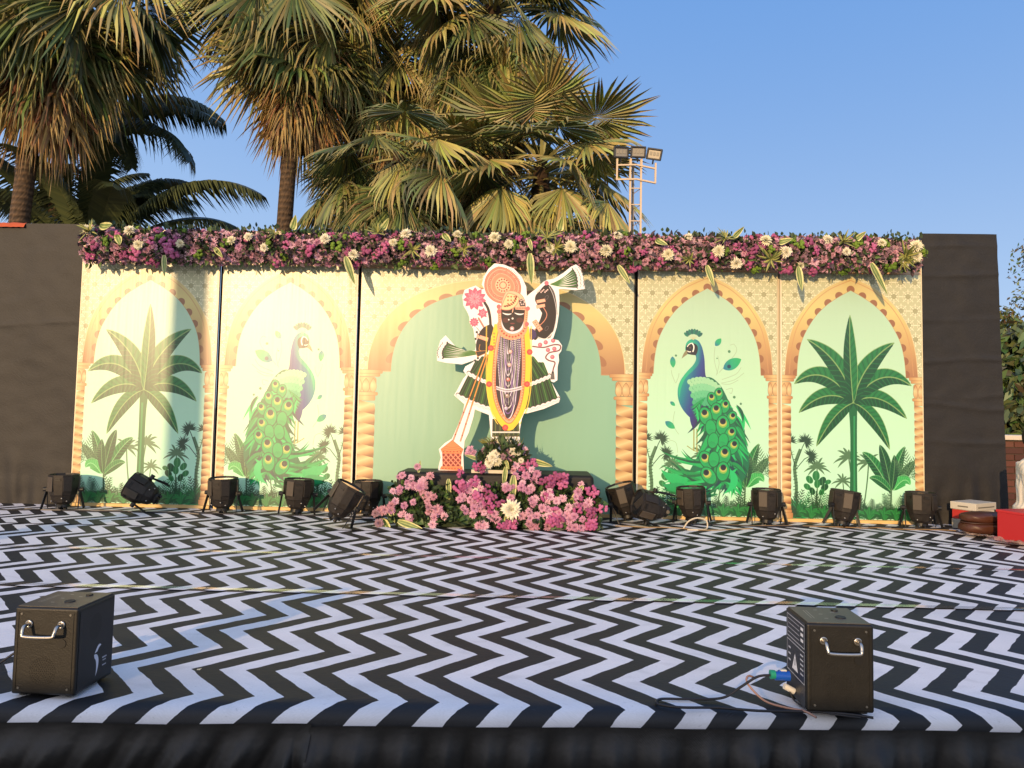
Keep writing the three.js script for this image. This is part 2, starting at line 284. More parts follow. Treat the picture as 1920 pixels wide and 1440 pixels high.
function fern(x, cx, cy, ang, len, col, n = 11) {
  x.strokeStyle = col; x.lineWidth = 1.4; const dx = Math.cos(ang), dy = Math.sin(ang); path(x, [[cx, cy], [cx + dx * len, cy + dy * len]], false); x.stroke();
  for (let i = 1; i <= n; i++) { const s = i / (n + 0.3), px = cx + dx * len * s, py = cy + dy * len * s, l = len * 0.38 * (1.15 - s) + 5; for (const k of [-1, 1]) { const a = ang + k * (0.75 - 0.2 * s); taper(x, [[px, py], [px + Math.cos(a) * l * 0.5, py + Math.sin(a) * l * 0.5 - 1], [px + Math.cos(a + k * 0.12) * l, py + Math.sin(a + k * 0.12) * l]], len * 0.011 + 0.5, col); } }
}
function starPalm(x, cx, cy, r, col, n, base) {
  if (base) { x.strokeStyle = col; x.lineWidth = r * 0.09; path(x, [[cx, cy], [(cx + base[0]) / 2 + r * 0.12, (cy + base[1]) / 2, base[0], base[1]]], false); x.stroke(); }
  for (let i = 0; i < n; i++) { const a = -Math.PI / 2 + (i / (n - 1) - 0.5) * 4.3, l = r * (0.85 + 0.2 * Math.sin(i * 2.3)); taper(x, [[cx, cy], [cx + Math.cos(a) * l * 0.6, cy + Math.sin(a) * l * 0.6 - l * 0.12], [cx + Math.cos(a) * l, cy + Math.sin(a) * l + l * 0.22]], r * 0.075, col); }
}
function fanTuft(x, cx, cy, r, ang, col) { for (let i = 0; i < 26; i++) { const a = ang + (i / 25 - 0.5) * 4.6; taper(x, [[cx, cy], [cx + Math.cos(a) * r * 0.5, cy + Math.sin(a) * r * 0.5], [cx + Math.cos(a) * r * (0.85 + 0.15 * Math.sin(i * 3.1)), cy + Math.sin(a) * r * (0.85 + 0.15 * Math.sin(i * 1.7))]], r * 0.045, col); } }
const G = { deep: rgb(14, 74, 40), mid: rgb(28, 116, 58), lit: rgb(60, 164, 84), grey: rgb(76, 116, 80), ink: rgb(32, 66, 44), lime: rgb(126, 196, 128) };
function jungle(x, seed) { // printed undergrowth along the foot of each small panel (y in print units, foot at 1436)
  const R = mulberry(seed);
  starPalm(x, 350, 1130, 82, G.grey, 11, [372, 1400]); starPalm(x, 318, 1250, 60, G.grey, 9, [322, 1400]); starPalm(x, 452, 1152, 76, G.grey, 10, [420, 1400]); starPalm(x, 185, 1182, 70, G.grey, 11, [178, 1400]);
  x.strokeStyle = G.grey; x.lineWidth = 17; spline(x, [[66, 1420], [78, 1290], [70, 1180], [100, 1090]]); x.stroke(); x.strokeStyle = G.ink; x.lineWidth = 3; for (let i = 0; i < 16; i++) { path(x, [[60 + i % 3 * 2, 1400 - i * 17], [86 - i % 4, 1394 - i * 17]], false); x.stroke(); }
  x.lineWidth = 4; path(x, [[84, 1150], [110, 1080], [125, 1050]], false); x.stroke(); path(x, [[78, 1190], [120, 1140], [148, 1125]], false); x.stroke(); path(x, [[72, 1180], [50, 1100], [48, 1050]], false); x.stroke();
  fanTuft(x, 124, 1052, 50, -0.9, G.ink); fanTuft(x, 150, 1126, 48, -0.2, G.ink); fanTuft(x, 44, 1050, 44, -1.9, G.ink); fanTuft(x, 30, 1120, 42, -2.4, G.grey);
  // broad leaved clump
  for (const [bx0, by, cx, cy, tx, ty, w, t] of [[560, 1290, 480, 1130, 420, 1100, 30, 1], [565, 1280, 540, 1120, 510, 1060, 27, 0], [572, 1280, 600, 1140, 640, 1066, 27, 1], [575, 1290, 660, 1170, 690, 1140, 24, 0], [570, 1300, 500, 1220, 455, 1230, 22, 1], [580, 1290, 640, 1200, 665, 1260, 28, 2], [570, 1290, 590, 1170, 585, 1110, 22, 0]])
    bigLeaf(x, [bx0, by], [cx, cy], [tx, ty], w, t === 2 ? [rgb(58, 170, 86), rgb(40, 146, 70), rgb(90, 196, 112), rgb(130, 210, 140)] : t ? [G.mid, G.deep, G.lit, rgb(120, 180, 120)] : [G.deep, rgb(18, 66, 42), G.mid, rgb(96, 150, 96)]);
  x.strokeStyle = G.grey; x.lineWidth = 8; path(x, [[568, 1280], [562, 1420]], false); x.stroke();
  for (const [a, l] of [[-2.3, 120], [-1.75, 150], [-1.2, 150], [-0.7, 120], [-0.2, 90]]) fern(x, 664, 1226, a, l, G.grey, 9);
  // round leaved plant
  for (const [dx, dy, r] of [[0, -60, 26], [-34, -40, 22], [32, -34, 24], [-46, -4, 20], [44, -2, 22], [6, -20, 22], [62, -30, 16], [-20, 18, 20], [28, 22, 18]]) { x.fillStyle = R() < 0.5 ? G.deep : G.mid; x.beginPath(); x.ellipse(180 + dx, 1284 + dy, r * 0.72, r, dx * 0.02, 0, 7); x.fill(); x.strokeStyle = G.lime; x.lineWidth = 1.2; path(x, [[180 + dx, 1284 + dy - r], [180 + dx, 1284 + dy + r]], false); x.stroke(); }
  x.strokeStyle = G.deep; x.lineWidth = 4; for (const d of [-30, 0, 30]) { path(x, [[180 + d, 1300], [180, 1420]], false); x.stroke(); }
  // spiky rosettes and ferns
  for (let i = 0; i < 17; i++) { const a = -Math.PI / 2 + (i / 16 - 0.5) * 2.9; taper(x, [[70, 1440], [70 + Math.cos(a) * 60, 1440 + Math.sin(a) * 70], [70 + Math.cos(a) * 105, 1440 + Math.sin(a) * 105]], 7, i & 1 ? G.mid : rgb(34, 150, 92)); }
  for (let i = 0; i < 24; i++) { const px = 44 + i * 28 + R() * 20, n = 3 + (R() * 2 | 0); for (let k = 0; k < n; k++) fern(x, px, 1440, -Math.PI / 2 + (k / (n - 1) - 0.5) * 1.6, 50 + 95 * R(), R() < 0.5 ? G.ink : R() < 0.6 ? G.deep : G.mid, 9); }
  for (let i = 0; i < 8; i++) { const px = 130 + i * 75 + R() * 30; for (let k = 0; k < 5; k++) bigLeaf(x, [px, 1442], [px + (k - 2) * 14, 1400], [px + (k - 2) * 32, 1372 + Math.abs(k - 2) * 18], 13, [G.mid, G.deep, G.lit, G.lit]); }
}
function smallPanel(motif) {
  const W = 1024, H = 2048, [c, x] = canvas(W, H); x.scale(W / 740, H / 1441);
  lattice(x, 740, 800, 74, 181);
  const cx = 366, curve = (pts, top) => { const c = new THREE.CatmullRomCurve3(pts.map(([a, b]) => V(a, b, 0)), false, 'centripetal'), h = c.getSpacedPoints(90).map((p) => [p.x, p.y + top]); return [...h.slice(1).reverse().map(([a, b]) => [cx - a, b]), ...h.map(([a, b]) => [cx + a, b])]; };
  const inner = curve([[0, 0], [62, 34], [126, 78], [182, 134], [226, 200], [257, 266], [273, 330], [281, 395], [284, 448]], 268), outer = curve([[0, 0], [60, 24], [125, 56], [190, 106], [245, 166], [305, 268], [335, 385], [348, 516]], 200);
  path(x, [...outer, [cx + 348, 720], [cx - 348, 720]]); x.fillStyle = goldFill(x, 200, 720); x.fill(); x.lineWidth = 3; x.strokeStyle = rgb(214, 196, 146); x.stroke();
  x.save(); x.translate(cx, 500); x.scale(0.93, 0.95); x.translate(-cx, -500); path(x, outer, false); x.strokeStyle = rgb(188, 142, 92, 0.8); x.lineWidth = 5; x.stroke(); x.restore();
  x.fillStyle = rgb(144, 98, 62);
  { let last = null; inner.slice(90).forEach((p) => { if (!last || Math.hypot(p[0] - last[0], p[1] - last[1]) > 66) { last = p; for (const s of [-1, 1]) { x.beginPath(); x.arc(cx + s * (p[0] - cx), p[1] - 4, 21, 0, 7); x.fill(); } } }); }
  path(x, [...inner, [740, 717], [740, 1441], [0, 1441], [0, 717]]);
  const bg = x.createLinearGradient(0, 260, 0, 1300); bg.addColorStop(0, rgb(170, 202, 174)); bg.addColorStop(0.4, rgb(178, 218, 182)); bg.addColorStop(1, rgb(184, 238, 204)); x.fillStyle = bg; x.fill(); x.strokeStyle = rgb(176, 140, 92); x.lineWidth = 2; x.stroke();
  jungle(x, 5);
  motif(x);
  columnPrint(x, 16, 68, 712, 846, 858, 1398, 1441); columnPrint(x, 726, 68, 712, 846, 858, 1398, 1441);
  x.fillStyle = rgb(222, 208, 168); x.fillRect(0, 0, 5, 1441); x.fillRect(735, 0, 5, 1441);
  return tex(c);
}
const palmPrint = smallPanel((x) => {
  const tones = [rgb(24, 112, 54), rgb(10, 72, 38), rgb(36, 128, 64), rgb(120, 158, 92)];
  x.save(); x.translate(-775, 66);
  x.fillStyle = rgb(20, 98, 52); path(x, [[1140, 770], [1172, 770], [1166, 900, 1168, 1266], [1128, 1266], [1138, 950, 1130, 860], [1122, 790, 1140, 770]]); x.fill(); x.fillStyle = rgb(40, 140, 80); path(x, [[1150, 850], [1160, 850], [1156, 1000, 1158, 1260], [1148, 1260]]); x.fill();
  for (const [c0, c1, t0, t1, w] of [[1050, 820, 958, 1008, 38], [1262, 820, 1336, 1016, 38], [1010, 690, 868, 838, 44], [1280, 700, 1426, 858, 44], [1000, 560, 845, 690, 48], [1290, 570, 1452, 690, 48], [1100, 560, 912, 460, 48], [1190, 580, 1366, 470, 48], [1128, 560, 1136, 330, 36]]) bigLeaf(x, [1150, 782], [c0, c1], [t0, t1], w, tones);
  x.restore();
});
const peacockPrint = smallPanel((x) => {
  x.save(); x.translate(78.8, 398); x.scale(0.731, 0.7306);
  const R = mulberry(77);
  x.strokeStyle = rgb(150, 178, 142); x.lineWidth = 3; for (const s of [[[470, 430], [445, 330], [450, 240]], [[480, 420], [600, 280], [590, 220], [560, 225]], [[495, 495], [590, 470], [660, 420]], [[500, 470], [600, 430], [640, 380]], [[165, 500], [140, 440], [135, 410]], [[168, 500], [185, 460], [190, 430]], [[530, 540], [575, 530], [570, 565], [555, 560]], [[190, 860], [150, 790], [160, 700]], [[120, 900], [170, 920], [185, 990]], [[460, 440], [480, 360], [470, 300]], [[500, 500], [560, 500], [620, 470]]]) { spline(x, s); x.stroke(); }
  x.strokeStyle = rgb(150, 150, 84); x.lineWidth = 9; for (const lx of [300, 322]) { path(x, [[lx, 820], [lx, 975]], false); x.stroke(); } x.lineWidth = 6; path(x, [[250, 940], [300, 972], [330, 980]], false); x.stroke();
  // train: long back feathers first
  const gr = [rgb(6, 104, 60), rgb(8, 140, 74), rgb(10, 166, 86), rgb(6, 80, 56), rgb(22, 186, 100), rgb(10, 62, 66)];
  x.fillStyle = rgb(10, 104, 70); spline(x, [[260, 620], [380, 460], [480, 500], [560, 640], [640, 800], [690, 980], [690, 1100], [620, 1210], [480, 1240], [330, 1200], [260, 1150], [330, 1000], [380, 820], [330, 720]], true); x.fill();
  for (let i = 0; i < 150; i++) { const t = R(), s = [330 + 240 * t + 60 * (R() - 0.5), 560 + 560 * t + 80 * (R() - 0.5)], a = 0.35 + R() * 1.9 + (t > 0.6 ? 0.5 * R() : 0), l = 90 + 120 * R(); const e = [s[0] + Math.cos(a) * l, s[1] + Math.sin(a) * l]; if (e[0] > 715) e[0] = 700 - R() * 30; if (e[1] > 1290) e[1] = 1260; taper(x, [s, [s[0] + Math.cos(a - 0.3) * l * 0.5, s[1] + Math.sin(a - 0.3) * l * 0.5], e], 9 + 8 * R(), gr[R() * 6 | 0]); }
  for (let i = 0; i < 34; i++) { const y = 980 + 260 * R(), l = 120 + 200 * R(), e = [340 - l, y + 40 - 140 * R() + (i % 3 ? 0 : 130)]; taper(x, [[420 + 60 * R(), y + 40], [360 - l * 0.3, y + 90], [Math.max(66, e[0]), Math.min(1240, e[1])]], 8 + 9 * R(), gr[R() * 5 | 0]); }
  for (let i = 0; i < 30; i++) { const s = [420 + 200 * R(), 1060 + 80 * R()], e = [330 + 330 * R(), 1200 + 100 * R()]; taper(x, [s, [(s[0] + e[0]) / 2 + 40, (s[1] + e[1]) / 2], e], 10 + 9 * R(), gr[R() * 6 | 0]); }
  for (let i = 0; i < 18; i++) { const s = [560 + 60 * R(), 640 + 300 * R()]; taper(x, [s, [s[0] + 60, s[1] + 60], [640 + 80 * R(), s[1] + 110 + 60 * R()]], 6 + 5 * R(), gr[1 + (R() * 4 | 0)]); }
  taper(x, [[260, 1180], [150, 1200], [66, 1110]], 36, rgb(24, 178, 100)); taper(x, [[240, 1210], [150, 1250], [76, 1210]], 30, rgb(18, 156, 92)); taper(x, [[560, 1100], [640, 1200], [510, 1270]], 26, rgb(30, 186, 108));
  // breast and neck
  const bd = x.createLinearGradient(180, 500, 390, 560); bd.addColorStop(0, rgb(22, 164, 128)); bd.addColorStop(0.3, rgb(16, 120, 140)); bd.addColorStop(0.62, rgb(38, 60, 132)); bd.addColorStop(1, rgb(46, 34, 88));
  x.fillStyle = bd; path(x, [[236, 240], [240, 200, 270, 184, 300, 186], [345, 190, 362, 250, 370, 300], [380, 350, 374, 410, 384, 446], [420, 520, 370, 700, 330, 720], [322, 790, 296, 824], [272, 780, 270, 740], [200, 680, 180, 620, 181, 560], [184, 470, 250, 420, 284, 380], [316, 346, 322, 310, 302, 294], [270, 300, 244, 290], [230, 262, 236, 240]]); x.fill();
  const nk = x.createLinearGradient(250, 0, 382, 0); nk.addColorStop(0, rgb(30, 176, 126, 0.95)); nk.addColorStop(0.55, rgb(26, 150, 130, 0.7)); nk.addColorStop(1, rgb(30, 60, 140, 0)); x.fillStyle = nk; path(x, [[250, 215], [290, 180, 330, 200, 345, 250], [366, 330, 330, 380, 270, 430], [230, 460, 200, 520, 196, 600], [170, 520, 210, 450, 284, 380], [316, 346, 322, 310, 318, 270], [290, 200, 250, 215]]); x.fill();
  x.fillStyle = rgb(26, 26, 32); path(x, [[244, 232], [270, 210, 312, 208, 324, 240], [330, 275, 310, 300], [280, 300, 246, 290], [232, 262, 244, 232]]); x.fill();
  x.strokeStyle = rgb(240, 240, 226); x.lineCap = 'round'; x.lineWidth = 9; path(x, [[284, 216], [306, 236, 290, 274]], false); x.stroke(); x.lineWidth = 6; path(x, [[250, 240], [258, 222, 278, 216]], false); x.stroke(); path(x, [[252, 272], [262, 280, 274, 276]], false); x.stroke(); x.fillStyle = rgb(90, 70, 36); x.beginPath(); x.arc(268, 248, 7, 0, 7); x.fill();
  x.fillStyle = rgb(128, 124, 88); path(x, [[246, 262], [222, 280, 209, 327], [232, 306, 252, 294]]); x.fill();
  for (let i = 0; i < 8; i++) { const a = -Math.PI / 2 + (i / 7 - 0.5) * 1.75, tx = 292 + Math.cos(a) * 66, ty = 196 + Math.sin(a) * 62; x.strokeStyle = rgb(190, 186, 140); x.lineWidth = 2.4; path(x, [[292, 192], [tx, ty]], false); x.stroke(); x.fillStyle = i & 1 ? rgb(18, 92, 84) : rgb(14, 112, 88); x.beginPath(); x.ellipse(tx, ty - 2, 11, 20, a + Math.PI / 2, 0, 7); x.fill(); }
  // wing scales
  for (let r = 0; r < 8; r++) for (let k = 0; k < 9; k++) { const px = 268 + k * 26 + (r & 1) * 13 + r * 6, py = 470 + r * 24 + (k - 3) * (k - 3) * 2.2, dx = (px - 365) / 125, dy = (py - 540) / 105; if (dx * dx + dy * dy > 1.05) continue; x.fillStyle = ['rgb(150,206,160)', 'rgb(122,196,148)', 'rgb(92,184,132)', 'rgb(64,166,116)'][Math.min(3, r >> 1)]; x.beginPath(); x.arc(px, py, 19, 0, 7); x.fill(); x.strokeStyle = rgb(24, 120, 84, 0.8); x.lineWidth = 2; x.beginPath(); x.arc(px, py, 19, 0.1, Math.PI - 0.1); x.stroke(); }
  for (let i = 0; i < 12; i++) { taper(x, [[380 - i * 6, 600 + i * 6], [340, 640 + i * 10], [270 + i * 5, 670 + i * 9]], 9, gr[1 + i % 4]); }
  // eyed feathers
  for (const [ex, ey, s, ro] of [[478, 566, 0.75, 0.2], [428, 600, 0.8, -0.2], [525, 650, 0.8, 0.3], [460, 685, 1, 0], [575, 730, 0.8, 0.5], [380, 718, 1.05, -0.3], [508, 780, 1.15, 0], [567, 842, 0.9, 0.5], [420, 800, 0.9, -0.1], [585, 930, 0.95, 0.5], [512, 890, 0.85, 0.2], [440, 890, 0.9, 0.2], [520, 990, 1.1, 0.2], [385, 1026, 1.1, -0.6], [445, 1020, 0.9, 0.1], [510, 1102, 1.1, 0.1], [400, 1136, 1.1, -0.7]]) {
    x.save(); x.translate(ex, ey); x.rotate(ro); x.scale(s, s);
    x.fillStyle = rgb(6, 88, 54); x.beginPath(); x.ellipse(0, 12, 46, 66, 0, 0, 7); x.fill(); x.fillStyle = rgb(14, 162, 86); x.beginPath(); x.ellipse(0, 10, 40, 58, 0, 0, 7); x.fill();
    x.strokeStyle = rgb(16, 132, 80); x.lineWidth = 2; for (let k = -4; k <= 4; k++) { path(x, [[k * 3, 20], [k * 9, 60 - Math.abs(k) * 5]], false); x.stroke(); }
    if (ey !== 800 && ey !== 890 && ey !== 1020) { x.fillStyle = rgb(120, 176, 76); x.beginPath(); x.arc(0, -2, 27, 0, 7); x.fill(); x.fillStyle = rgb(184, 184, 92); x.beginPath(); x.arc(0, -8, 23, 0, 7); x.fill(); x.fillStyle = rgb(30, 56, 62); x.beginPath(); x.arc(0, -15, 19, 0, 7); x.fill(); x.fillStyle = rgb(24, 26, 36); x.beginPath(); x.arc(2, -17, 14, 0, 7); x.fill(); }
    x.restore();
  }
  // loose leaves and dots round the bird
  for (const [lx, ly, l, w, a] of [[473, 205, 34, 22, -0.9], [575, 358, 74, 42, -0.5], [145, 352, 40, 22, 1.5], [146, 646, 22, 14, 0.7], [128, 796, 42, 24, 0.6]]) { x.save(); x.translate(lx, ly); x.rotate(a); const g = x.createLinearGradient(-l, 0, l, 0); g.addColorStop(0, rgb(24, 110, 150)); g.addColorStop(0.45, rgb(22, 160, 116)); g.addColorStop(1, rgb(30, 170, 96)); x.fillStyle = g; path(x, [[-l, 0], [-l * 0.5, -w * 1.3, l * 0.5, -w * 1.1, l, 0], [l * 0.4, w * 1.2, -l * 0.6, w * 1.2, -l, 0]]); x.fill(); x.restore(); }
  x.fillStyle = rgb(20, 60, 90); x.beginPath(); x.arc(552, 376, 14, 0, 7); x.fill();
  for (const [dx, dy, r] of [[553, 270, 10], [590, 592, 10], [637, 638, 8], [167, 305, 8], [465, 320, 5]]) { x.fillStyle = rgb(74, 128, 88); x.beginPath(); x.arc(dx, dy, r, 0, 7); x.fill(); }
  x.restore();
});
const archPrint = (() => {
  const n = 2048, [c, x] = canvas(n, n); x.scale(n / 1209, n / 1209);
  lattice(x, 1209, 700, 62, 158);
  const arc = (hw, top, foot, e, f) => { const p = []; for (let s = 0; s <= 160; s++) { const t = s / 80 - 1, a = Math.abs(t); p.push([604 + Math.sign(t) * hw * Math.pow(Math.sin(a * Math.PI / 2), f), top + (foot - top) * Math.pow(a, e)]); } return p; };
  const outer = arc(566, 200, 612, 2.05, 0.98), inner = arc(462, 252, 612, 2.05, 0.95);
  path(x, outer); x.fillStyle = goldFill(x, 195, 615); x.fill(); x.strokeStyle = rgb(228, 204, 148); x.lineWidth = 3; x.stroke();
  x.fillStyle = rgb(152, 104, 66); let last = null;
  inner.slice(80).forEach((p) => { if (!last || Math.hypot(p[0] - last[0], p[1] - last[1]) > 72) { last = p; for (const s of [-1, 1]) { x.beginPath(); x.ellipse(604 + s * (p[0] - 604), p[1], 32, 19, s * Math.atan2(p[1] - 252, p[0] - 604) * 1.2, 0, 7); x.fill(); } } });
  x.beginPath(); x.moveTo(...inner[0]); inner.forEach((p) => x.lineTo(...p)); x.lineTo(1209, 612); x.lineTo(1209, 1209); x.lineTo(0, 1209); x.lineTo(0, 612); x.closePath();
  x.fillStyle = rgb(130, 178, 150); x.fill(); x.strokeStyle = rgb(170, 130, 84); x.lineWidth = 1.6; x.stroke();
  columnPrint(x, 34, 82, 606, 728, 740, 1160, 1209); columnPrint(x, 1175, 82, 606, 728, 740, 1160, 1209);
  x.fillStyle = rgb(222, 208, 168); x.fillRect(0, 0, 4, 1209); x.fillRect(1205, 0, 4, 1209);
  return tex(c);
})();
// glossy flex vinyl: long soft vertical ripples and finer drips, as stretched banner sheet has
const vinylBump = dataTex(512, 1024, (u, v) => 0.5 + 0.30 * noise3.noise(u * 7, v * 2.2, 3.3) + 0.22 * noise3.noise(u * 26, v * 3.2, 8.1) * (0.6 + noise3.noise(u * 3, v * 4, 1.2)) + 0.10 * noise3.noise(u * 60, v * 6, 5.5) + 0.12 * noise3.noise(u * 4, v * 9, 2.7));
const vinyl = (map) => phys('#ffffff', 0.37, { map, bumpMap: vinylBump, bumpScale: 0.0026, ior: 1.72, specularIntensity: 1 });
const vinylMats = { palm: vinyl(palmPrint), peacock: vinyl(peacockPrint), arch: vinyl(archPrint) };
{
  const frameM = std('#1d1916', 0.7), ledgeM = std('#d9b878', 0.55), trimM = std('#e8dcc0', 0.5);
  const mk = (x0, x1, kind, mirror, label) => {
    const w = x1 - x0 - 0.014, t = thing('backdrop_panel', label, 'backdrop panel', [(x0 + x1) / 2, 0, 0], 0, 'printed panels of the stage backdrop');
    const nx = 60, ny = 90, pos = [], uv = [], idx = [], H = 2.412, Y0 = 0.045;
    for (let j = 0; j <= ny; j++) for (let i = 0; i <= nx; i++) { const u = i / nx, v = j / ny, e = Math.min(u, 1 - u, v, 1 - v), k = Math.min(1, e / 0.06); pos.push((u - 0.5) * w, Y0 + v * H, 0.004 + k * (0.003 + 0.0022 * nz(x0 + u * w * 1.6, v * 1.4, 31))); uv.push(mirror ? 1 - u : u, v); if (i < nx && j < ny) { const a = j * (nx + 1) + i; idx.push(a, a + 1, a + nx + 1, a + 1, a + nx + 2, a + nx + 1); } }
    const g = new THREE.BufferGeometry(); g.setAttribute('position', new THREE.Float32BufferAttribute(pos, 3)); g.setAttribute('uv', new THREE.Float32BufferAttribute(uv, 2)); g.setIndex(idx); g.computeVertexNormals();
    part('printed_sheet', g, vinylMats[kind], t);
    for (const s of [-1, 1]) part('side_frame', bx(0.03, H, 0.03, [s * (w / 2 - 0.016), Y0 + H / 2, -0.0165]), frameM, t);
    part('top_frame', bx(w - 0.064, 0.03, 0.03, [0, Y0 + H - 0.016, -0.0165]), frameM, t); part('bottom_frame', bx(w - 0.064, 0.03, 0.03, [0, Y0 + 0.016, -0.0165]), frameM, t);
    part('ledge', bx(w - 0.004, 0.026, 0.03, [0, 0.030, 0.002]), ledgeM, t);
    for (const s of [-1, 1]) part('foot', bx(0.05, 0.034, 0.3, [s * (w / 2 - 0.06), 0.034, -0.17]), frameM, t);
    part('edge_trim', bx(0.011, H - 0.3, 0.008, [(x0 < 0 ? 1 : -1) * (w / 2 + 0.0012), Y0 + (H - 0.3) / 2, 0.006]), kind === 'arch' ? frameM : trimM, t);
  };
  mk(-3.70, -2.455, 'palm', true, 'outermost palm tree print panel, washed out by sun glare, next to the plain dark screen');
  mk(-2.435, -1.225, 'peacock', true, 'washed out peacock print panel facing away from the figure cutout');
  mk(-1.205, 1.205, 'arch', false, 'widest backdrop panel, plain green inside a broad golden arch behind the figure');
  mk(1.225, 2.442, 'peacock', false, 'vivid green peacock print panel under a golden pointed arch');
  mk(2.455, 3.68, 'palm', false, 'vivid palm tree print panel next to the creased dark screen');
}

for (const [x, label] of [[-2.445, 'dark upright post in the gap between the two washed out panels'], [-1.215, 'dark upright post in the gap beside the washed out peacock panel and the arch panel'], [1.215, 'dark upright post in the gap between the arch panel and the vivid peacock panel'], [2.4485, 'pale upright post in the gap between the vivid peacock and palm panels']]) one('backdrop_post', bx(0.034, 2.44, 0.05, [x, 1.236, -0.062]), std(x > 2 ? '#d9cdb2' : '#171310', 0.7), label, 'post', 'upright posts behind the gaps of the backdrop');

// ---------- the riser, the cutout figure ----------
const clothBlack = std('#ffffff', 0.6, { map: clothTone, bumpMap: weave, bumpScale: 0.0012, color: hex('#a9a4a4') });
{
  const t = thing('draped_riser', 'low riser under black cloth that carries the figure cutout', 'riser', [0.035, 0.013, 0.33]);
  const g = new RoundedBoxGeometry(1.56, 0.405, 0.44, 10, 0.03), p = g.attributes.position;
  for (let i = 0; i < p.count; i++) { const x = p.getX(i), y = p.getY(i), z = p.getZ(i), k = (0.2 - y) / 0.4; p.setX(i, x * (1 + 0.03 * k)); p.setZ(i, z * (1 + 0.05 * k) + (y < 0.17 ? 0.018 * k * Math.sin(x * 24 + 4 * nz(x * 2, 0, 1)) * Math.sign(z) : 0)); p.setY(i, y + (y > 0.15 ? 0.01 * nz(x * 4, z * 6, 2) : 0) + 0.2025); }
  g.computeVertexNormals(); part('cloth_cover', g, clothBlack, t);
  part('plinth', bx(0.34, 0.025, 0.16, [-0.02, 0.416, 0.12]), std('#d8cdb8', 0.6), t);
}
const figurePrint = (() => {
  const W = 1152, H = 1728, [c, x] = canvas(W, H); x.scale(W / 960, H / 1440);
  const F = (col) => { x.fillStyle = col; x.fill(); }, S = (col, w) => { x.strokeStyle = col; x.lineWidth = w; x.stroke(); };
  const dot = (px, py, r, col) => { x.beginPath(); x.arc(px, py, r, 0, 7); x.fillStyle = col; x.fill(); };
  const white = rgb(247, 240, 234), coral = rgb(234, 132, 108), peach = rgb(240, 178, 146), dark = rgb(30, 18, 22), gold = rgb(214, 142, 66), rose = rgb(232, 106, 122), green = rgb(26, 74, 28), greenL = rgb(70, 116, 50), greenD = rgb(12, 36, 16);
  x.lineCap = 'round'; x.lineJoin = 'round'; x.fillStyle = white; x.fillRect(0, 0, 960, 1440);
  // halo disc behind the head
  const disc = (k) => { x.save(); x.translate(437, 182); x.scale(k, k); path(x, [[-22, -94], [40, -86, 84, -40, 90, 10], [92, 60, 60, 92, 0, 92], [-60, 90, -94, 40, -93, -4], [-92, -50, -60, -84, -22, -94]]); x.restore(); };
  disc(1); F(coral); S(rgb(190, 84, 66), 2); disc(0.88); F(peach); disc(0.84); F(coral); disc(0.66); F(rgb(244, 176, 140)); disc(0.62); F(rgb(232, 138, 108)); disc(0.42); F(rgb(246, 190, 150));
  for (let i = 0; i < 60; i++) { const a = i / 60 * 6.283; dot(437 + Math.cos(a) * 86, 182 + Math.sin(a) * 87, 2, rgb(206, 96, 76)); }
  for (let i = 0; i < 14; i++) { const a = i / 14 * 6.283; dot(437 + Math.cos(a) * 68, 182 + Math.sin(a) * 68, 6, rgb(206, 92, 74)); dot(437 + Math.cos(a) * 68, 182 + Math.sin(a) * 68, 3, peach); dot(437 + Math.cos(a) * 30, 182 + Math.sin(a) * 30, 4, rgb(150, 52, 44)); dot(437 + Math.cos(a + 0.2) * 17, 182 + Math.sin(a + 0.2) * 17, 3, rgb(170, 64, 50)); }
  // lotus buds and stems
  x.beginPath(); spline(x, [[345, 270], [362, 300], [372, 345], [375, 400]]); S(dark, 13); spline(x, [[315, 348], [345, 400], [372, 450]]); S(rgb(176, 120, 104), 9); spline(x, [[305, 395], [330, 425], [350, 440]]); S(rgb(60, 50, 44), 2.5);
  const lotus = (cx, cy, r, n) => { for (let k = 2; k >= 0; k--) for (let i = 0; i < n; i++) { const a = i / n * 6.283 + k * 0.4, R = r * (0.55 + 0.22 * k); x.save(); x.translate(cx, cy); x.rotate(a); path(x, [[0, 0], [R * 0.5, -R * 0.42, R, -R * 0.05], [R * 0.55, R * 0.45, 0, 0]]); F(k === 2 ? rgb(232, 92, 120) : k ? rgb(242, 122, 144) : rgb(246, 150, 164)); S(rgb(206, 66, 98), 1.4); x.restore(); } };
  lotus(295, 250, 58, 11); lotus(335, 323, 27, 6); lotus(293, 368, 24, 10);
  // upper arm and forearm on the lotus side
  path(x, [[380, 378], [320, 390, 310, 450], [298, 480, 304, 515], [360, 520], [372, 500, 378, 440], [392, 400]]); F(dark); path(x, [[308, 428], [365, 446], [360, 466], [305, 446]]); F(peach); S(rgb(150, 80, 60), 1.5); spline(x, [[322, 480], [318, 505], [335, 515]]); S(gold, 3);
  for (const [px, py] of [[306, 418], [300, 452], [292, 462], [312, 548], [298, 560]]) dot(px, py, 6, rgb(40, 40, 34)); x.beginPath(); x.moveTo(306, 418); x.lineTo(322, 438); S(dark, 3);
  // raised arm
  path(x, [[585, 445], [598, 400, 612, 380], [630, 340, 632, 322], [612, 290, 598, 262], [592, 232, 620, 214], [640, 178, 662, 178], [690, 196, 700, 240], [708, 300, 700, 360], [690, 420, 672, 448], [640, 456, 610, 448], [596, 470, 585, 445]]); F(dark);
  spline(x, [[668, 190], [690, 240], [704, 320], [694, 400], [668, 446]]); S(rgb(206, 200, 196), 3); spline(x, [[676, 190], [700, 250], [708, 330]]); S(rgb(120, 112, 112), 3); spline(x, [[612, 444], [650, 452], [684, 420]]); S(rgb(226, 222, 212), 4);
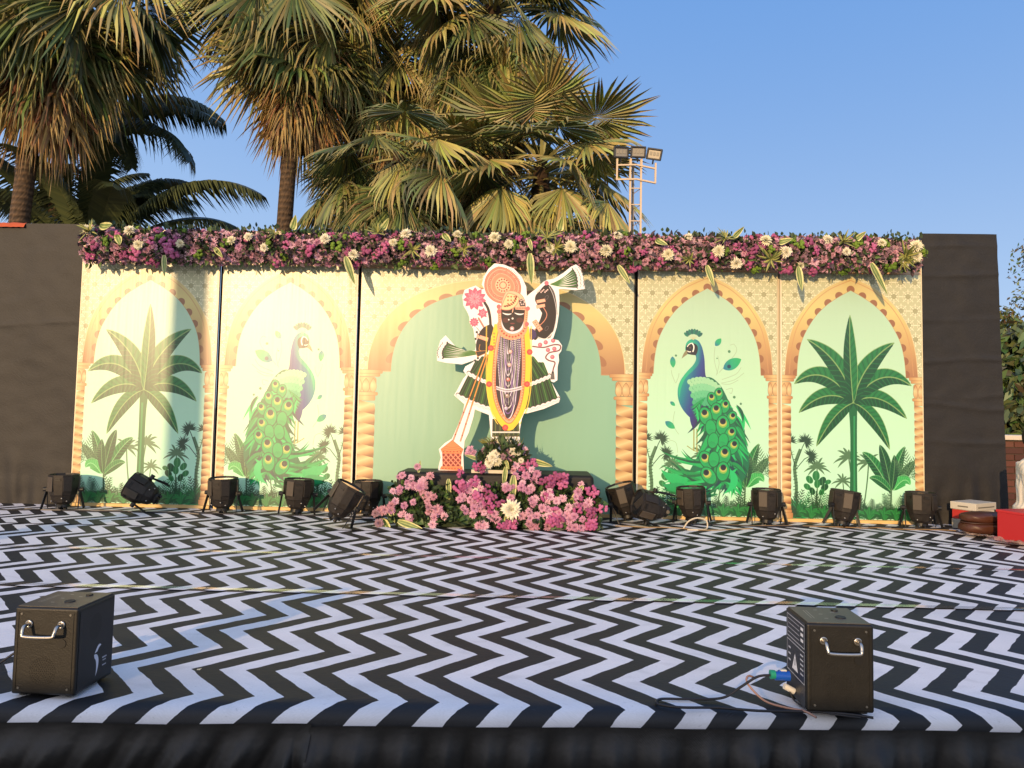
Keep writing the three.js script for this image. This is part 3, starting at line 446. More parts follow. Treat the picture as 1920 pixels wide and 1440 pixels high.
  for (const [y0, w] of [[258, 44], [284, 42]]) { path(x, [[604, y0], [604 + w, y0 - 8], [604 + w + 2, y0 + 8], [606, y0 + 16]]); F(peach); S(rgb(170, 100, 76), 1.5); } for (let i = 0; i < 9; i++) dot(608 + i * 6.5, 212 - (i % 3) * 6 + 6, 4, rgb(224, 190, 180));
  path(x, [[584, 368], [602, 356], [636, 404], [618, 418]]); F(peach); S(rgb(160, 90, 60), 2); for (let i = 0; i < 5; i++) dot(598 + i * 7, 370 + i * 10, 3, rgb(180, 90, 70)); spline(x, [[590, 410], [640, 366], [656, 330], [640, 296]]); S(rgb(214, 140, 110), 4);
  x.strokeStyle = rgb(90, 80, 84); for (const [px, py] of [[655, 245], [655, 400]]) { x.beginPath(); x.ellipse(px, py, 7, 12, 0.6, 0, 7); x.lineWidth = 2.5; x.stroke(); }
  path(x, [[570, 400], [604, 400, 604, 440], [580, 470, 570, 450]]); F(rgb(62, 40, 92));
  // scarves
  const scarf = (tip, e0, e1, bow) => { // fan from a narrow tip to a ruffled white end
    const n = 7, q = (t) => [e0[0] + (e1[0] - e0[0]) * t + bow[0] * Math.sin(Math.PI * t), e0[1] + (e1[1] - e0[1]) * t + bow[1] * Math.sin(Math.PI * t)];
    for (let i = 0; i < n; i++) { const a = q(i / n), b = q((i + 1) / n), m = q((i + 0.5) / n), cx = (tip[0] + m[0]) / 2, cy = (tip[1] + m[1]) / 2 + 16; path(x, [tip, [cx, cy, a[0], a[1]], b, [cx, cy, tip[0], tip[1]]]); F(i & 1 ? green : greenD); path(x, [tip, [cx, cy, m[0], m[1]]], false); S(greenL, 4.5); }
    const L = []; for (let i = 0; i <= 12; i++) L.push(q(i / 12)); const dx = (e0[0] + e1[0]) / 2 - tip[0], dy = (e0[1] + e1[1]) / 2 - tip[1], l = Math.hypot(dx, dy);
    for (const [o, w, col] of [[0.0, 10, rgb(40, 40, 40)], [0.05, 13, rgb(232, 228, 222)], [0.12, 3, rgb(70, 66, 66)], [0.17, 11, rgb(240, 236, 230)], [0.23, 3, rgb(96, 90, 88)]]) { spline(x, L.map(([a, b], i) => [a + dx * o + (i & 1 ? 2 : -2), b + dy * o])); S(col, w); }
  };
  scarf([676, 178], [788, 100], [812, 196], [8, -10]); scarf([340, 520], [160, 470], [138, 548], [-14, 2]);
  path(x, [[300, 515], [354, 510], [350, 524], [310, 542]]); F(rgb(50, 36, 34)); S(gold, 2.5); dot(655, 172, 11, rose);
  // beaded rope with tassel
  spline(x, [[585, 490], [640, 495], [690, 482], [722, 486], [716, 510], [668, 522], [650, 545], [665, 560], [695, 570], [688, 600], [684, 620]]); S(rgb(118, 74, 80), 7); for (const [px, py] of [[622, 482], [650, 470], [687, 461], [693, 502], [661, 508], [683, 543]]) { dot(px, py, 11, rose); dot(px - 2, py - 2, 5, rgb(240, 140, 150)); }
  path(x, [[680, 615], [690, 615], [694, 655], [672, 655]]); F(rgb(50, 46, 46)); for (let i = 0; i < 5; i++) { path(x, [[676 + i * 4, 625], [674 + i * 5, 655]], false); S(rgb(180, 174, 168), 1.2); }
  // skirt tiers
  const tier = (l0, l1, r1, r0, sag, n) => { const T = (t) => [l0[0] + (r0[0] - l0[0]) * t, l0[1] + (r0[1] - l0[1]) * t], B = (t) => [l1[0] + (r1[0] - l1[0]) * t, l1[1] + (r1[1] - l1[1]) * t + sag * Math.sin(Math.PI * t)]; for (let i = 0; i < n; i++) { path(x, [T(i / n), T((i + 1) / n), B((i + 1) / n), B(i / n)]); F(i & 1 ? green : greenD); path(x, [T((i + 0.5) / n), B((i + 0.5) / n)], false); S(i % 2 ? greenL : rgb(40, 88, 36), 4); } const L = []; for (let i = 0; i <= 40; i++) { const b = B(i / 40); L.push([b[0], b[1] + (i & 1 ? 3 : -3)]); } spline(x, L.map((p) => [p[0], p[1] - 2])); S(rgb(60, 56, 50), 20); spline(x, L); S(rgb(236, 228, 226), 16); spline(x, L.map((p) => [p[0], p[1] + 2])); S(rgb(190, 182, 184), 2); };
  tier([300, 560], [212, 735], [712, 755], [640, 570], 70, 24); tier([330, 540], [266, 626], [668, 640], [590, 540], 62, 20);
  path(x, [[385, 850], [515, 850], [520, 935], [384, 935]]); F(rgb(44, 60, 34)); for (let i = 0; i < 12; i++) { path(x, [[390 + i * 11, 855], [388 + i * 11.4, 930]], false); S(i & 1 ? rgb(110, 120, 60) : rgb(30, 30, 24), 3); } path(x, [[384, 916], [520, 916]], false); S(rgb(230, 224, 216), 7); path(x, [[384, 936], [522, 936]], false); S(rgb(90, 70, 40), 4);
  // garland ring with jewel strands inside
  const ring = (k, ky) => { x.save(); x.translate(468, 640); x.scale(k, ky); path(x, [[-72, -262], [-110, -120, -112, 40], [-106, 190, -20, 262], [-2, 274, 18, 262], [90, 190, 100, 40], [112, -110, 96, -250], [10, -262, -72, -262]]); x.restore(); };
  ring(1.02, 1.0); F(rgb(246, 200, 56)); for (let i = 0; i < 240; i++) { const s = i & 1 ? 1 : -1, t = i / 240; const yy = 390 + t * 490, hw = 106 * Math.sqrt(Math.max(0, 1 - Math.pow(Math.max(0, (yy - 640) / 268), 2))) + 3; path(x, [[466 + s * hw, yy], [466 + s * (hw + 5), yy - 3]], false); S(rgb(250, 212, 70), 2.5); }
  ring(0.76, 0.87); F(rgb(236, 160, 116)); S(rgb(200, 100, 60), 2.5); ring(0.70, 0.84); S(rgb(248, 196, 160), 2); ring(0.61, 0.79); F(rgb(50, 36, 44)); S(rgb(204, 104, 78), 2);
  for (let i = 0; i < 62; i++) { const t = i / 61, s = i & 1 ? 1 : -1, a = t * Math.PI * 0.5, yy = 425 + 430 * Math.pow(t, 0.95), hw = 74 * Math.pow(Math.max(0, Math.cos(Math.pow(t, 3) * Math.PI / 2)), 0.6); dot(467 + s * hw, yy, 4.2, rgb(176, 74, 54)); dot(467 + s * hw, yy, 1.8, rgb(246, 214, 120)); }
  x.save(); ring(0.6, 0.78); x.clip();
  const strand = (w, y1, col, r, gap) => { for (let t = -1; t <= 1; t += gap / (y1 - 420) * 0.9) { const a = Math.abs(t), yy = 420 + (y1 - 420) * (1 - Math.pow(a, 2.4)); dot(467 + t * w - (1 - a) * 6, yy, r, col); } };
  for (let k = 0; k < 13; k++) strand(64 - k * 4.2, 850 - k * 27, [rgb(222, 214, 220), rgb(120, 86, 150), rgb(206, 198, 196), rgb(98, 100, 84)][k % 4], 2.8, 5.2);
  for (let k = 0; k < 12; k++) { const px = 418 + k * 9; spline(x, [[px, 430], [px + (467 - px) * 0.1, 620], [px + (467 - px) * 0.35, 780]]); S([rgb(84, 62, 112), rgb(176, 168, 170), rgb(60, 66, 50), rgb(150, 120, 170)][k % 4], 2.6); }
  x.restore();
  for (let k = 0; k < 3; k++) { spline(x, [[405, 690 + k * 6], [460, 704 + k * 6], [528, 690 + k * 6]]); S([rgb(236, 228, 232), rgb(170, 160, 166), rgb(226, 216, 222)][k], 5); }
  for (const [px, py, col] of [[474, 516, rgb(222, 170, 160)], [469, 582, rgb(216, 176, 166)], [463, 655, rgb(206, 110, 100)], [458, 736, rgb(160, 140, 130)], [452, 798, rgb(176, 166, 196)]]) { dot(px, py, 10, col); x.beginPath(); x.arc(px, py, 10, 0, 7); S(rgb(110, 70, 60), 1.6); dot(px - 2, py - 3, 4, rgb(240, 220, 214)); }
  for (const [px, py] of [[377, 498], [570, 518], [368, 678], [557, 678], [449, 893]]) { for (let i = 0; i < 9; i++) { const a = i / 9 * 6.283; dot(px + Math.cos(a) * 9, py + Math.sin(a) * 9, 6, rgb(226, 72, 66)); } dot(px, py, 7, rgb(240, 100, 84)); }
  // collar, face, head dress
  path(x, [[408, 372], [400, 450, 480, 458], [560, 452, 562, 378], [546, 360], [430, 352]]); F(rgb(232, 160, 120)); for (let i = 0; i < 13; i++) { const a = Math.PI * (0.05 + 0.9 * i / 12); dot(485 - Math.cos(a) * 66, 372 + Math.sin(a) * 70, 5, rgb(180, 70, 54)); }
  path(x, [[424, 330], [420, 424, 486, 428], [552, 424, 550, 330]]); F(rgb(232, 222, 226)); S(rgb(150, 140, 146), 2);
  path(x, [[428, 300], [424, 380, 452, 404], [486, 426, 520, 402], [548, 372, 546, 300], [490, 286, 428, 300]]); F(rgb(34, 20, 20));
  x.globalAlpha = 0.55; for (const px of [452, 520]) { x.beginPath(); x.ellipse(px, 358, 17, 13, 0, 0, 7); F(rgb(120, 50, 44)); } x.globalAlpha = 1;
  for (const [a, b, cc] of [[436, 478, 457], [496, 540, 518]]) { path(x, [[a, 322], [cc, 338, b, 326], [cc, 330, a, 322]]); F(white); S(white, 3.5); path(x, [[a, 312], [cc, 302, b, 314]], false); S(rgb(16, 10, 10), 5); } dot(466, 356, 4, white);
  path(x, [[486, 330], [494, 350, 486, 356], [476, 352, 482, 344]]); F(rgb(70, 40, 36)); dot(485, 350, 5, rgb(244, 236, 220)); path(x, [[470, 374], [484, 368, 498, 374], [484, 384, 470, 374]]); F(rgb(120, 54, 56)); dot(482, 400, 11, rgb(196, 150, 150)); dot(482, 400, 5, rgb(240, 220, 220));
  spline(x, [[484, 318], [487, 300], [480, 290]]); S(peach, 5);
  path(x, [[430, 300], [424, 262, 452, 215], [490, 200, 530, 232], [556, 262, 548, 306], [500, 282, 430, 300]]); F(rgb(240, 188, 150)); S(rgb(196, 110, 90), 2); path(x, [[516, 262], [530, 240, 546, 262], [552, 300, 546, 312], [520, 300, 516, 262]]); F(rgb(60, 48, 50)); for (let i = 0; i < 7; i++) dot(534 + Math.cos(i) * 10, 268 + Math.sin(i) * 12, 4, rgb(216, 190, 180));
  path(x, [[428, 302], [436, 262, 462, 222], [500, 226, 518, 248], [512, 290, 470, 306], [446, 310, 428, 302]]); F(rgb(244, 202, 150)); S(rgb(214, 120, 100), 3); for (let i = 0; i < 8; i++) { const a = 0.15 + i * 0.2; x.beginPath(); x.ellipse(452 + Math.cos(a) * 58 - 6, 232 + Math.sin(a) * 56, 4, 7, -a, 0, 7); F(rgb(110, 36, 26)); } for (let i = 0; i < 8; i++) dot(462 + (i % 3) * 16, 240 + (i / 3 | 0) * 18, 4, rgb(190, 84, 50));
  path(x, [[496, 292], [548, 288], [546, 308], [498, 304]]); F(peach); for (let i = 0; i < 6; i++) dot(502 + i * 8, 298, 3, rgb(170, 70, 50));
  for (const s of [0, 1]) { const px = s ? 556 : 419; path(x, [[px - 8, 300], [px + 8, 300], [px + (s ? -2 : 10), 400], [px + (s ? -18 : -4), 396]]); F(rgb(236, 170, 128)); S(rgb(190, 96, 70), 1.5); for (let i = 0; i < 8; i++) dot(px + (s ? -i * 0.8 : i * 0.5), 312 + i * 11, 2.6, rgb(190, 80, 60)); } for (const [px, py] of [[416, 290], [561, 300], [556, 378], [417, 315]]) dot(px, py, 11, rgb(230, 104, 104));
  // two staffs and the lattice basket
  x.lineCap = 'butt'; for (const [a, b] of [[[352, 525], [190, 958]], [[362, 530], [226, 962]]]) { path(x, [a, b], false); S(rgb(140, 74, 34), 7.5); path(x, [a, [a[0] + (b[0] - a[0]) * 0.6, a[1] + (b[1] - a[1]) * 0.6]], false); S(rgb(222, 150, 60), 5); path(x, [[a[0] + (b[0] - a[0]) * 0.6, a[1] + (b[1] - a[1]) * 0.6], b], false); S(rgb(228, 160, 134), 4.5); for (const t of [0.3, 0.5, 0.68, 0.8, 0.93]) dot(a[0] + (b[0] - a[0]) * t, a[1] + (b[1] - a[1]) * t, 4, rgb(150, 70, 50)); }
  path(x, [[186, 956], [240, 1000], [232, 1022], [138, 1022], [130, 1000]]); F(rgb(238, 134, 84)); S(rgb(190, 84, 50), 2); for (let i = 0; i < 3; i++) { spline(x, [[150 - i * 6, 985 + i * 9], [186, 992 + i * 11], [222 + i * 6, 985 + i * 9]]); S(rgb(206, 100, 60), 2); } for (let i = 0; i < 6; i++) dot(143 + i * 17, 1012, 3, rgb(150, 50, 36));
  path(x, [[136, 1022], [232, 1022], [230, 1086], [138, 1086]]); F(rgb(140, 44, 36)); x.save(); path(x, [[136, 1022], [232, 1022], [230, 1086], [138, 1086]]); x.clip(); for (let i = -4; i < 8; i++) { path(x, [[120 + i * 24, 1016], [190 + i * 24, 1092]], false); S(rgb(236, 150, 120), 5); path(x, [[190 + i * 24, 1016], [120 + i * 24, 1092]], false); S(rgb(226, 132, 104), 5); } x.restore();
  path(x, [[132, 1084], [236, 1084], [240, 1106], [124, 1100]]); F(rgb(238, 130, 84)); for (let i = 0; i < 7; i++) dot(140 + i * 15, 1095, 3, rgb(160, 56, 40));
  return tex(c);
})();
{
  const out = [[395, 72], [440, 78], [490, 98], [530, 140], [553, 190], [556, 238], [575, 222], [604, 200], [640, 166], [656, 158], [694, 150], [740, 121], [778, 90], [802, 79], [826, 96], [841, 150], [845, 202], [800, 208], [730, 201], [716, 202], [719, 262], [715, 330], [705, 392], [690, 440], [684, 454], [712, 460], [731, 486], [727, 512], [713, 531], [716, 560], [708, 592], [707, 658], [690, 669], [672, 663], [683, 678], [722, 748], [714, 768], [640, 800], [560, 822], [541, 823], [530, 850], [521, 900], [519, 940], [524, 1000], [524, 1112], [372, 1112], [372, 1000], [378, 940], [375, 900], [368, 830], [330, 816], [297, 802], [290, 840], [266, 920], [246, 960], [244, 990], [240, 1030], [244, 1112], [115, 1108], [120, 1080], [130, 1040], [120, 1000], [150, 970], [185, 948], [215, 880], [240, 812], [246, 778], [194, 732], [206, 714], [240, 650], [256, 632], [240, 612], [250, 590], [286, 570], [300, 556], [232, 579], [152, 571], [109, 561], [107, 520], [124, 460], [150, 434], [200, 490], [250, 511], [298, 511], [303, 480], [298, 460], [289, 400], [271, 372], [269, 342], [260, 320], [239, 282], [234, 240], [244, 206], [270, 194], [300, 184], [330, 204], [343, 200], [331, 178], [340, 140], [364, 100]];
  const k = 0.00166, sh = new THREE.Shape(out.map(([a, b]) => new THREE.Vector2((a - 480) * k, (720 - b) * k)));
  const depth = 0.012, g = new THREE.ExtrudeGeometry(sh, { depth, bevelEnabled: true, bevelSize: 0.0012, bevelThickness: 0.0012, bevelSegments: 1, steps: 1 });
  const p = g.attributes.position, uv = g.attributes.uv; for (let i = 0; i < p.count; i++) uv.setXY(i, p.getX(i) / k / 960 + 0.5, p.getY(i) / k / 1440 + 0.5);
  const t = thing('figure_cutout', 'flat printed cutout of a dark faced crowned figure with yellow garland and green pleated skirt', 'cutout', [0.149, 1.064, 0.325]);
  t.rotation.z = 0.019;
  part('printed_board', g, phys('#ffffff', 0.5, { map: figurePrint, bumpMap: vinylBump, bumpScale: 0.0004 }), t);
  const wood = std('#9c7446', 0.8); part('rear_brace', bar([-0.03, -0.62, -0.008], [-0.03, 0.5, -0.008], 0.04, 0.014), wood, t); part('rear_brace', bar([-0.49, -0.63, -0.008], [-0.36, -0.1, -0.008], 0.03, 0.014), wood, t);
}

// ---------- flowers ----------
function mum(rings, seed) { // a chrysanthemum facing +z, about 1 across: rings of [count, inner radius, length, tilt, width]
  const R = mulberry(seed), T = [];
  for (const [n, r0, len, tilt, w] of rings) for (let i = 0; i < n; i++) {
    const a = (i + 0.5 * R()) / n * Math.PI * 2, l = len * (0.82 + 0.36 * R()), e = tilt + (R() - 0.5) * 0.3, c = Math.cos(a), s = Math.sin(a);
    const P = (d, o, q) => { const rr = r0 + d * l * Math.cos(e), z = d * l * Math.sin(e) + q; return [c * rr - s * o, s * rr + c * o, z]; };
    const b = P(0, 0, 0), m0 = P(0.6, w, 0.035), m1 = P(0.6, -w, 0.035), t = P(1, 0, 0.02 - 0.12 * d3(e)); T.push(b, m0, t, b, t, m1);
  }
  return polyGeo(T);
  function d3(e) { return Math.max(0, 0.5 - e); }
}
const MUM = [1, 2, 3].map((s) => mum([[15, 0.08, 0.42, 0.15, 0.075], [13, 0.06, 0.34, 0.55, 0.07], [9, 0.04, 0.25, 0.95, 0.06], [5, 0.0, 0.2, 1.3, 0.055]], s));
const BIGMUM = [4, 5, 6].map((s) => mum([[20, 0.06, 0.46, -0.05, 0.07], [18, 0.06, 0.42, 0.35, 0.07], [15, 0.05, 0.36, 0.7, 0.065], [11, 0.03, 0.32, 1.0, 0.06], [7, 0.0, 0.28, 1.35, 0.055]], s));
const POMPON = [7, 8, 9].map((s) => { // a head of small round blooms
  const R = mulberry(s), L = []; for (let i = 0; i < 11; i++) { const a = R() * 6.283, r = 0.38 * Math.sqrt(R()), q = 0.115 + 0.05 * R(), g = new THREE.IcosahedronGeometry(q, 1), p = g.attributes.position; for (let k = 0; k < p.count; k++) { const n = 1 + 0.28 * nz(p.getX(k) * 22, p.getY(k) * 22, p.getZ(k) * 22 + i); p.setXYZ(k, p.getX(k) * n, p.getY(k) * n, p.getZ(k) * n); } g.computeVertexNormals(); L.push(put(g, [Math.cos(a) * r, Math.sin(a) * r, 0.22 * (1 - r * 1.6) + 0.06 * R()])); } return join(L);
});
function leafGeo(l, w, fold, curl, n = 4) { // pointed leaf along +y, normal +z
  const T = []; const q = (i, s) => { const t = i / n, ww = w * Math.pow(Math.sin(Math.PI * Math.pow(t * 0.96 + 0.02, 0.8)), 0.9); return [s * ww, t * l, Math.abs(s) * ww * fold - curl * t * t * l]; };
  for (let i = 0; i < n; i++) for (const s of [-1, 1]) T.push(q(i, 0), q(i + 1, 0), q(i, s), q(i + 1, 0), q(i + 1, s), q(i, s)); return polyGeo(T);
}
const LEAF = [leafGeo(0.06, 0.017, 0.35, 0.3), leafGeo(0.045, 0.02, 0.2, 0.1), leafGeo(0.075, 0.012, 0.4, 0.5)];
function strapGeo(len, w, curl, twist, seed) { // broad ribbon leaf with cream margins and a green middle, hanging along -y, face +z
  const R = mulberry(seed), n = 10, T = [], C = [], cols = [[0.62, 0.58, 0.24], [0.13, 0.19, 0.045], [0.34, 0.38, 0.12], [0.13, 0.19, 0.045], [0.62, 0.58, 0.24]], st = [-1, -0.62, -0.12, 0.12, 0.62, 1];
  const q = (i, s) => { const t = i / n, ww = w * Math.pow(Math.sin(Math.PI * (0.06 + 0.94 * t) ** 0.9), 0.7) * 0.5, a = twist * t; return [s * ww * Math.cos(a) + curl * 0.3 * t * t * len, -t * len + 0.02 * Math.sin(t * 3), s * ww * Math.sin(a) + 0.25 * ww * s * s + curl * len * (t * t - t * 0.7)]; };
  for (let i = 0; i < n; i++) for (let k = 0; k < 5; k++) { const j = 0.85 + 0.3 * R(), c = cols[k].map((v) => v * j); T.push(q(i, st[k]), q(i + 1, st[k]), q(i, st[k + 1]), q(i + 1, st[k]), q(i + 1, st[k + 1]), q(i, st[k + 1])); for (let m = 0; m < 6; m++) C.push(c); } return polyGeo(T, C);
}
const STRAP = [strapGeo(0.2, 0.052, 0.12, 0.3, 1), strapGeo(0.24, 0.058, 0.06, -0.4, 2), strapGeo(0.16, 0.06, 0.5, 0.6, 3), strapGeo(0.13, 0.075, 1.1, 0.2, 4)];
function rosette(seed, n = 16) { // spiky tuft of narrow striped leaves, facing +z
  const R = mulberry(seed), T = [], C = []; for (let i = 0; i < n; i++) { const a = i / n * 6.283 + R(), l = 0.10 + 0.06 * R(), e = 0.25 + 0.9 * R(), w = 0.008 + 0.003 * R(), droop = 0.5 * R(); const P = (t, s) => { const r = t * l * Math.cos(e), z = t * l * Math.sin(e) - droop * l * t * t * 0.5, o = s * w * Math.sin(Math.PI * (0.12 + 0.86 * t)); return [Math.cos(a) * r - Math.sin(a) * o, Math.sin(a) * r + Math.cos(a) * o - droop * l * t * t * 0.6, z]; }; for (let k = 0; k < 4; k++) for (const [s0, s1, c] of [[-1, 0, [0.40, 0.38, 0.11]], [0, 1, [0.12, 0.16, 0.04]]]) { T.push(P(k / 4, s0), P((k + 1) / 4, s0), P(k / 4, s1), P((k + 1) / 4, s0), P((k + 1) / 4, s1), P(k / 4, s1)); for (let m = 0; m < 6; m++) C.push(c); } } return polyGeo(T, C);
}
const ROSETTE = [rosette(1), rosette(2, 20)];
const petal = (h, o = {}) => phys(h, 0.75, { sheen: 0.3, sheenRoughness: 0.6, ...o });
const FM = { pink: [petal('#d6a2b9'), petal('#e0b6c7'), petal('#c891ad')], rose: [petal('#cf9dab'), petal('#c28d9d')], magenta: [petal('#a8527e'), petal('#b5618a'), petal('#8f466c')], mauve: [petal('#92707e'), petal('#a3828e')], white: [petal('#ece6cf'), petal('#e6e0c2')], green: [petal('#5d7a22'), petal('#6d8a2a')] };
const leafMats = [std('#2c3f1c', 0.6), std('#3d5426', 0.6), std('#24331a', 0.65)], strapMat = std('#ffffff', 0.5, { vertexColors: true });
const floretGeo = (() => { const R = mulberry(3), T = []; for (let i = 0; i < 7; i++) { const a = i / 7 * 6.283, r = 0.012 + 0.006 * R(); T.push([0, 0, 0], [Math.cos(a - 0.4) * r * 0.7, Math.sin(a - 0.4) * r * 0.7, 0.006], [Math.cos(a) * r, Math.sin(a) * r, 0.003], [0, 0, 0], [Math.cos(a) * r, Math.sin(a) * r, 0.003], [Math.cos(a + 0.4) * r * 0.7, Math.sin(a + 0.4) * r * 0.7, 0.006]); } return polyGeo(T); })();
const qz = new THREE.Quaternion(), zAx = V(0, 0, 1);
function face(o, pos, dir, spin, size) { o.position.copy(pos); o.quaternion.setFromUnitVectors(zAx, dir.clone().normalize()); o.rotateZ(spin); o.scale.setScalar(size); return o; }
function mass(name, geo, mat, n, fn, parent, colors) { // leaves or florets too small to pick apart
  const m = new THREE.InstancedMesh(geo, mat, n), d = new THREE.Object3D(), c = new THREE.Color();
  for (let i = 0; i < n; i++) { fn(d, i); d.updateMatrix(); m.setMatrixAt(i, d.matrix); if (colors) { const [a, b] = colors(i); m.setColorAt(i, c.copy(a).multiplyScalar(b)); } }
  m.name = name; m.userData = { kind: 'stuff' }; shadows(m); parent.add(m); return m;
}
function fillFlowers(t, R, n, surf, mix) { // single blooms spread over a surface; surf() -> [position, direction]
  const spots = [];
  for (let k = 0, tries = 0; k < n && tries < n * 40; tries++) {
    const r = R(); let acc = 0, kind = mix.find(([, w]) => (acc += w) >= r) ?? mix[0]; const [type, , s0, s1] = kind, size = s0 + (s1 - s0) * R(), [p, d] = surf(R);
    if (spots.some((q) => q[0].distanceTo(p) < (q[1] + size) * 0.29)) continue;
    spots.push([p, size]); k++;
    const geo = type === 'white' ? BIGMUM : type === 'magenta' || type === 'green' ? POMPON : MUM, mats = FM[type];
    const dir = d.clone().add(V((R() - 0.5) * 0.9, (R() - 0.5) * 0.7 + 0.1, 0)).normalize();
    face(part({ white: 'white_bloom', magenta: 'magenta_bloom_head', green: 'green_bloom_head', pink: 'pink_bloom', rose: 'rose_bloom', mauve: 'mauve_bloom' }[type], geo[R() * geo.length | 0], mats[R() * mats.length | 0], t), p, dir, R() * 6.28, size);
  }
}
{ // the long garland along the top of the backdrop
  const t = thing('flower_garland', 'long mixed flower garland along the top of the backdrop', 'garland', [0, 2.30, 0.12]); const R = mulberry(4242);
  const X0 = -3.60, X1 = 3.58, hh = (x) => 0.132 + 0.02 * nz(x * 1.7, 1, 4);
  const surf = (depth) => (r) => { const x = X0 + (X1 - X0) * r(), a = -1.45 + 3.05 * r(), e = hh(x), k = depth + 0.02 * nz(x * 6, a * 2, 6); const end = Math.min(1, Math.min(x - X0, X1 - x) / 0.06 + 0.55); return [V(x, Math.sin(a) * e * k * end - 0.012 + 0.003 * x, Math.cos(a) * e * 0.8 * k), V(0, Math.sin(a) * 0.8, Math.cos(a) + 0.25)]; };
  part('core', (() => { const g = new THREE.CylinderGeometry(0.095, 0.095, X1 - X0 - 0.06, 14, 80).rotateZ(Math.PI / 2), p = g.attributes.position; for (let i = 0; i < p.count; i++) { const n = 1 + 0.2 * nz(p.getX(i) * 5, p.getY(i) * 9, p.getZ(i) * 9); p.setY(i, p.getY(i) * n * 1.12); p.setZ(i, p.getZ(i) * n * 0.85); } g.computeVertexNormals(); return g; })(), std('#26301a', 0.9), t);
  // big white heads where the photograph shows them
  const s1 = surf(1.08);
  for (const [x, y] of [[-3.58, 0.12], [-3.16, 0.115], [-3.06, -0.04], [-2.26, 0.02], [-2.12, 0.06], [-1.46, 0.05], [-1.98, -0.05], [-0.88, 0.02], [-0.56, -0.06], [-0.34, 0.12], [-0.02, 0.09], [0.10, 0.02], [0.45, -0.02], [0.62, 0.0], [0.92, -0.03], [1.02, 0.13], [1.44, -0.06], [1.62, 0.13], [1.86, -0.02], [2.02, -0.13], [2.26, 0.10], [2.42, -0.02], [2.56, -0.14], [2.78, 0.12], [2.92, -0.01], [3.22, 0.09], [3.42, -0.10], [3.50, 0.06], [3.58, -0.05], [-0.78, 0.12], [-1.22, -0.1], [-2.7, -0.02]]) {
    const a = Math.asin(Math.max(-0.95, Math.min(0.95, y / 0.165))), p = V(Math.max(-3.52, Math.min(3.5, x)), y * 0.86, Math.cos(a) * 0.135 + 0.02);
    face(part('white_bloom', BIGMUM[R() * 3 | 0], FM.white[R() * 2 | 0], t), p, V((R() - 0.5) * 0.5, Math.sin(a) * 0.8 + 0.1, 1), R() * 6, 0.075 + 0.045 * R());
  }
  fillFlowers(t, R, 500, surf(1.04), [['pink', 0.38, 0.05, 0.095], ['magenta', 0.19, 0.08, 0.14], ['rose', 0.19, 0.05, 0.09], ['mauve', 0.17, 0.05, 0.09], ['green', 0.07, 0.08, 0.12]]);
  for (const [x, y, len, k, tilt] of [[-2.83, -0.12, 1, 0, 0.1], [-1.28, -0.11, 1.1, 1, 0.35], [0.28, -0.06, 1.15, 1, 0.05], [1.02, -0.15, 1, 0, 0.5], [1.76, -0.14, 1, 0, 0.25], [2.52, -0.14, 1.1, 0, 0.05], [3.12, -0.10, 1.25, 1, 0.4], [-3.4, 0.13, 1, 3, 1.2], [-0.45, 0.1, 0.8, 3, 0.3], [0.52, 0.14, 0.9, 3, 2.6], [1.34, 0.08, 0.8, 3, 0.6], [2.36, 0.07, 0.8, 3, 1.4], [-0.98, 0.13, 0.8, 3, 2.2], [0.27, 0.06, 0.7, 2, 0.1], [3.0, 0.1, 0.7, 3, 1.9], [1.98, 0.1, 0.8, 2, 2.2], [-2.4, -0.05, 0.8, 2, 0.6], [-1.75, 0.12, 0.9, 3, 2.5], [-3.25, 0.05, 0.9, 3, 0.2]]) { const m = part('strap_leaf', STRAP[k], strapMat, t); m.position.set(x, y, 0.155); m.rotation.set(-0.12, 0.2 * (R() - 0.5), tilt); m.scale.setScalar(len); }
  for (const [x, y, s] of [[-3.5, 0.10, 1.1], [-1.9, 0.1, 0.8], [-1.02, 0.13, 1], [-0.72, -0.05, 1], [-0.28, -0.03, 0.9], [0.42, 0.10, 1.2], [0.5, 0.0, 1.1], [1.62, -0.11, 0.8], [1.92, 0.12, 1], [2.30, -0.09, 1.3], [2.9, 0.10, 1], [3.42, -0.04, 1.3], [3.4, -0.1, 1]]) face(part('striped_rosette', ROSETTE[R() * 2 | 0], strapMat, t), V(Math.min(3.46, x), y * 0.8, 0.13), V((R() - 0.5) * 0.6, y * 5, 1), R() * 6, s * 0.78);
  const sf = surf(0.98), d3 = V(0, 0, 0);
  mass('small_leaves', LEAF[0], std('#ffffff', 0.6), 3000, (d) => { const [p, n] = surf(0.78 + 0.34 * R())(R); d.position.copy(p); d.quaternion.setFromUnitVectors(V(0, 1, 0), n.clone().add(V((R() - 0.5) * 1.6, (R() - 0.5) * 1.6, (R() - 0.5) * 0.8)).normalize()); d.rotateY(R() * 6); d.scale.setScalar(0.55 + 0.6 * R()); }, t, () => [hex(R() < 0.5 ? '#3a4a2a' : R() < 0.5 ? '#4a3c44' : '#556c38'), 0.8 + 0.5 * R()]);
  mass('small_florets', floretGeo, std('#ffffff', 0.8), 3600, (d) => { const [p, n] = surf(0.9 + 0.2 * R())(R); face(d, p, n.clone().add(V(R() - 0.5, R() - 0.5, 0)), R() * 6, 0.9 + 0.8 * R()); }, t, () => [hex(['#6d525c', '#8a6874', '#a88390', '#574c48', '#c2a3ac'][R() * 5 | 0]), 0.75 + 0.5 * R()]);
